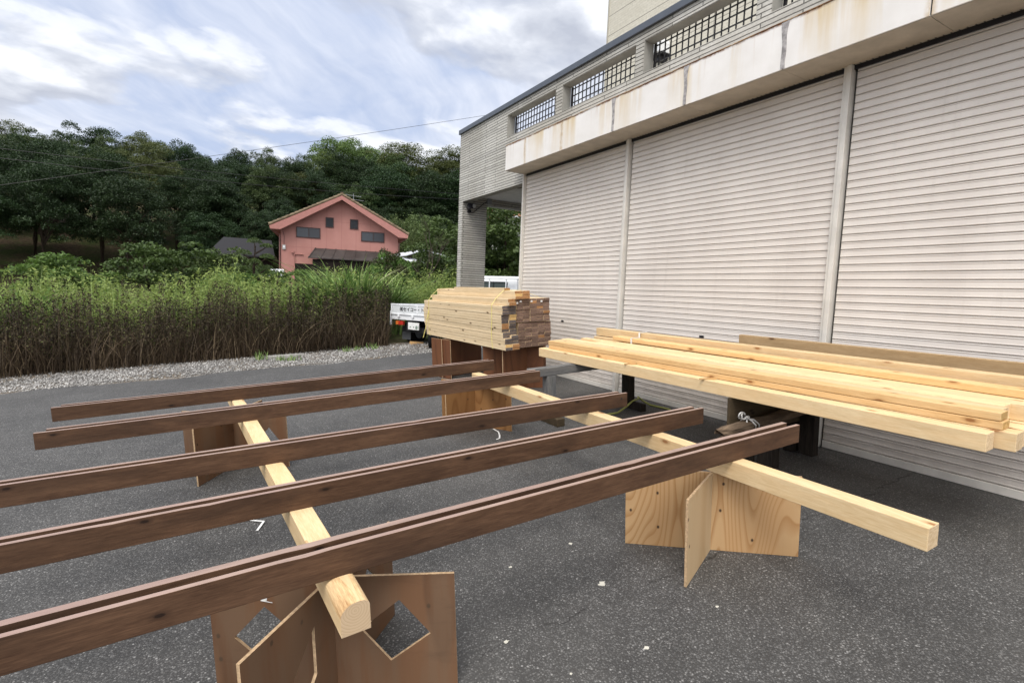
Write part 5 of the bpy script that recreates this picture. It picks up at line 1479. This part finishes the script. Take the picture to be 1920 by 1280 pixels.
# shrubs in the overgrown plot
sh = {
    'dark': tree_meshes(51, 1.0, 1.0, 1.25, 60, .30, 130, .050, 1.35, .06, leaf_rust, 0, .2, low=-.9),
    'green': tree_meshes(52, 1.05, 1.0, 1.0, 60, .32, 130, .055, 1.05, .05, leaf_bush, 0, .3, low=-.9),
    'mid': tree_meshes(53, 1.1, 1.1, 1.1, 64, .32, 130, .055, 1.15, .06, leaf_shrub, 0, .3, low=-.9),
    'tall': tree_meshes(54, 1.9, 1.9, 2.1, 110, .45, 150, .075, 2.2, .12, leaf_shrub, 0, .3, low=-.9),
}
shrubs = [('dark', 5.90, 19.2, (.58, .92), 'reddish dark bush rising before the right wall of the pink house'), ('green', 6.12, 19.8, (.60, 1.18), 'bright topped bush standing beside the reddish dark bush'),
          ('dark', 5.45, 18.6, (.45, .60), 'lower dark bush left of the white truck tail'), ('mid', 5.2, 20.8, (.5, .62), 'rounded bush between silver grass and dark bush'),
          ('mid', 7.9, 21.0, .70, 'green bush behind the leafless tree'), ('green', 6.7, 17.8, .62, 'low bright bush above the truck tailgate'),
          ('mid', 9.1, 21.8, (.6, .58), 'bush between leafless tree and tiled pillar'), ('green', 8.6, 18.9, .72, 'bright leafy bush beside the foot of the tiled pillar'),
          ('mid', 10.5, 24.5, 1.45, 'taller bush poking out beside the tiled pillar'), ('green', 7.6, 19.2, .7, 'small bush behind the top of the lumber pack'),
          ('mid', 1.80, 27.2, 0.95, 'rounded bush at the left wall of the pink house'), ('green', 1.0, 25.0, .85, 'pale bush behind the small white van'), ('mid', 0.9, 28.6, 1.3, 'dense bush in front of the dark hut'),
          ('mid', 9.5, 26.0, (.6, .50), 'bush under the corrugated shed roof'), ('mid', 7.6, 27.0, (.45, .62), 'bush before the right end of the lean-to'),
          ('green', 3.55, 26.5, .92, 'bush in front of the pink wall near the meter'), ('mid', -1.5, 27.0, 1.4, 'wide bush left of the photo edge by the hut'), ('mid', 2.55, 26.8, .70, 'low bush right in front of the small white van'), ('green', -4.5, 25.0, 1.2, 'pale bush farther left of the photo edge')]
for kd, x, y, s, lab in shrubs:
    sw, shh = s if isinstance(s, tuple) else (s, s)
    plant('shrub', sh[kd], x, y, sw, rt.uniform(0, 6), lab, 'shrub', 'shrubs in the overgrown plot', sz=shh, parts=('foliage', 'stem'))
for x, y, s, lab in ((9.7, 17.4, 1.0, 'dense leafy tree filling the open bay behind the truck cab'), (11.3, 18.6, .98, 'leafy tree behind the right of the truck cab'), (8.7, 19.6, .85, 'leafy tree seen just past the inner edge of the tiled pillar'), (13.2, 20.0, 1.0, 'leafy tree hidden behind the roller shutters')):
    plant('leafy_tree', sh['tall'], x, y, s, rt.uniform(0, 6), lab, 'tree', 'leafy trees behind the open bay')

# clipped cloud-pruned pine
rg = np.random.default_rng(61); P_ = []; mb = MB(); mb.tube([(0, 0, 0), (.15, .1, 1.0), (-.1, .0, 2.1), (.05, 0, 3.1)], [.13, .11, .08, .04], 8)
for (x, y, z, r) in ((0, 0, 3.25, .50), (.85, .1, 3.1, .42), (-.7, .1, 2.7, .5), (.75, -.2, 2.6, .48), (-.2, -.3, 2.35, .45), (.9, .2, 2.1, .5), (-.85, 0, 2.0, .5), (.2, -.3, 1.7, .5)):
    v = rg.normal(size=(420, 3)); v /= np.linalg.norm(v, axis=1)[:, None]; v[:, 2] = np.abs(v[:, 2]); P_.append(np.array([x, y, z]) + v * np.array([r, r, r * .42]) * (rg.uniform(.5, 1, 420) ** .4)[:, None])
    mb.tube([(0, 0, z - .35), (x * .6, y * .6, z - .15), (x, y, z)], [.05, .035, .02], 6)
V, Q = leaf_quads(np.concatenate(P_), .055, rg, .2, .35)
plant('clipped_pine', (fast_mesh('foliage', V, Q, leaf_shrub), mb.mesh('trunk', bark)), 1.85, 26.0, .66, .4, 'cloud-pruned garden pine with layered pads left of the pink house', 'tree', sz=.98, parts=('foliage', 'trunk'))

# leafless tree
mb = MB(); rb = random.Random(9)
def branch(p, d, L_, r, dep):
    q = p + d * L_; mid = p + d * L_ * .5 + Vector((rb.uniform(-1, 1), rb.uniform(-1, 1), rb.uniform(-.3, .6))) * L_ * .07
    mb.tube([p, mid, q], [r, r * .85, r * .62], 6 if dep < 2 else 4)
    if dep >= 4: return
    for k in range(3 if dep < 3 else 2):
        nd = (d + Vector((rb.uniform(-1, 1), rb.uniform(-1, 1), rb.uniform(-.1, .75))) * (.75 if dep else .6)).normalized()
        branch(p + d * L_ * rb.uniform(.55, 1.0), nd, L_ * rb.uniform(.55, .78), r * .46, dep + 1)
branch(Vector((0, 0, -.1)), Vector((.02, 0, 1)), 1.7, .052, 0)
for z in (0.9, 1.2, 1.5): branch(Vector((.02, 0, z)), Vector((rb.uniform(-.8, .8), rb.uniform(-.5, .5), .7)).normalized(), .75, .020, 2)
o = mb.build('leafless_tree', dead_bark); o.matrix_world = Matrix.Translation((6.65, 17.6, gz(6.65))); tag(o, 'small leafless tree with fine twigs behind the truck', 'dead tree')


def ribbons(N, xr, yr, L0, L1, width, bend, droop, segs, rg, base=None, zoff=0.0):
    x = rg.uniform(*xr, N) if base is None else base[:, 0]; y = rg.uniform(*yr, N) if base is None else base[:, 1]
    z = np.array([gz(a) for a in x]) + zoff
    L_ = rg.uniform(L0, L1, N) * (1.0 + 0.10 * np.sin(x * 2.1 + 1) + 0.08 * np.sin(x * 5.3)); az = rg.uniform(0, 2 * np.pi, N); bd = bend * rg.uniform(.2, 1.0, N); dr = droop * rg.uniform(.4, 1.0, N)
    fa = az + np.pi / 2 + rg.normal(scale=.5, size=N); w_ = width * rg.uniform(.6, 1.3, N)
    if base is None:
        keep = (x / y < 0.300) | (y > 14.2)
        x, y, z, L_, az, bd, dr, fa, w_ = (q_[keep] for q_ in (x, y, z, L_, az, bd, dr, fa, w_)); N = len(x)
    V = []
    for k in range(segs + 1):
        t = k / segs
        px_ = x + np.cos(az) * bd * L_ * t ** 1.8; py_ = y + np.sin(az) * bd * L_ * t ** 1.8; pz_ = z + L_ * (t - dr * t ** 2.4)
        ww = w_ * (1 - t ** 2.2) * .5 + .0006
        V.append(np.stack([np.stack([px_ - np.cos(fa) * ww, py_ - np.sin(fa) * ww, pz_], 1), np.stack([px_ + np.cos(fa) * ww, py_ + np.sin(fa) * ww, pz_], 1)], 1))
    V = np.stack(V, 1)                       # N, segs+1, 2, 3
    idx = np.arange(N)[:, None] * (segs + 1) * 2
    Q = np.concatenate([np.stack([idx[:, 0] + 2 * k, idx[:, 0] + 2 * k + 1, idx[:, 0] + 2 * k + 3, idx[:, 0] + 2 * k + 2], 1) for k in range(segs)])
    return V.reshape(-1, 3), Q, V


# withered weeds in front
rg = np.random.default_rng(71)
XW = (-9.5, 5.1)
Vs, Qs, V4 = ribbons(2700, XW, (11.85, 13.4), .60, 1.34, .012, .10, .02, 4, rg)
pts_ = V4.mean(axis=2)                      # N, segs+1, 3
lc = []
for k in range(36):
    t = rg.uniform(.30, 1.0, len(pts_)) ** .8 * 4; i0_ = np.clip(t.astype(int), 0, 3); f = (t - i0_)[:, None]
    q = pts_[np.arange(len(pts_)), i0_] * (1 - f) + pts_[np.arange(len(pts_)), i0_ + 1] * f
    lc.append(q + rg.normal(scale=(.030, .030, .02), size=q.shape))
for k in range(150):                        # tall dark seed spikes
    by = rg.uniform(11.9, 13.0); bx = rg.uniform(XW[0], by * .298); hh_ = rg.uniform(1.0, 1.62); q = rg.uniform(0, 1, 60)
    lc.append(np.stack([bx + rg.normal(scale=.016, size=60), by + rg.normal(scale=.016, size=60), gz(bx) + hh_ - q ** 1.3 * .62], 1))
LV, LQ = leaf_quads(np.concatenate(lc), .022, rg, .0, .45)
o = link('withered_weeds', fast_mesh('withered_weeds', Vs, Qs, blade_dry)); tag(o, 'tall withered brown weed stalks standing in a bank along the gravel', 'dry weeds', kind='stuff')
link('withered_leaves', fast_mesh('withered_leaves', LV, LQ, leaf_dry), o)
Va, Qa, _ = ribbons(8500, XW, (11.65, 13.0), .30, 1.05, .010, .85, .30, 4, rg)
Vb, Qb, _ = ribbons(2600, XW, (11.75, 12.3), .15, .55, .012, 1.2, .55, 3, rg)
o = link('dead_grass', fast_mesh('dead_grass', np.concatenate([Va, Vb]), np.concatenate([Qa, Qb + len(Va)]), blade_straw)); tag(o, 'tangled straw and dead grass at the foot of the withered weeds', 'dead grass', kind='stuff')
# fresh weeds behind
Vs, Qs, V4 = ribbons(3300, (-12, 9.0), (12.9, 17.3), 1.05, 1.84, .012, .15, .05, 4, rg)
pts_ = V4.mean(axis=2); lc = []
for k in range(38):
    t = rg.uniform(.15, 1.0, len(pts_)) * 4; i0_ = np.clip(t.astype(int), 0, 3); f = (t - i0_)[:, None]
    q = pts_[np.arange(len(pts_)), i0_] * (1 - f) + pts_[np.arange(len(pts_)), i0_ + 1] * f
    lc.append(q + rg.normal(scale=(.06, .06, .03), size=q.shape))
LV, LQ = leaf_quads(np.concatenate(lc), .045, rg, .15, .35)
o = link('green_weeds', fast_mesh('green_weeds', LV, LQ, leaf_weed)); tag(o, 'bright yellow-green weeds growing behind the withered bank', 'weeds', kind='stuff')
link('weed_stalks', fast_mesh('weed_stalks', Vs, Qs, blade_green), o)
# silver grass clumps
def silver(seed):
    rg = np.random.default_rng(seed); n = 380
    base = rg.normal(scale=.16, size=(n, 2))
    V, Q, _ = ribbons(n, None, None, 1.4, 2.2, .050, .85, .50, 7, rg, base=base)
    V[:, 2] -= np.repeat(np.array([gz(a) for a in base[:, 0]]), 16)
    return fast_mesh('silver_grass', V, Q, blade_green)
sg = silver(81)
for x, y, s, a, lab in ((2.45, 14.0, 1.0, 0, 'left clump of arching silver grass behind the dry weeds'), (3.0, 13.75, 1.14, 1.3, 'tallest clump of arching silver grass in the middle of the weeds'), (3.6, 13.9, 1.08, 2.9, 'full clump of silver grass right of the tallest one'), (4.2, 14.3, .92, 4.4, 'rightmost silver grass clump sloping down to the dark bush'), (-3.2, 14.3, .9, 2.0, 'silver grass clump beyond the left edge of the photo')):
    o = link('silver_grass', sg); o.matrix_world = Matrix.Translation((x, y, gz(x))) @ Matrix.Rotation(a, 4, 'Z') @ Matrix.Scale(s, 4); tag(o, lab, 'grass clump', 'silver grass clumps')
# small tufts on the verge
Vt, Qt, _ = ribbons(46, None, None, .04, .14, .008, .8, .3, 3, np.random.default_rng(91), base=np.random.default_rng(92).normal(scale=.045, size=(46, 2)))
Vt[:, 2] -= 0
tuft = fast_mesh('grass_tuft', Vt, Qt, blade_green)
for x, y, s, lab in ((0.86, 11.3, 1.5, 'grass tuft at the left end of the pale stone strip'), (1.15, 10.9, 1.1, 'low grass tuft in the gravel before the pale stone strip'), (1.35, 10.75, 1.2, 'pair of grass blades on the near gravel'), (2.5, 11.35, 1.1, 'grass tuft at the far gravel edge near the middle'), (2.75, 11.45, 1.0, 'short grass tuft beside the middle one'), (3.1, 11.4, 1.2, 'grass tuft in the gravel nearest the truck')):
    o = link('grass_tuft', tuft); o.matrix_world = Matrix.Translation((x, y, gz(x) - gz(0) - .004)) @ Matrix.Rotation(x * 9, 4, 'Z') @ Matrix.Scale(s, 4); tag(o, lab, 'grass tuft', 'grass tufts on the gravel')
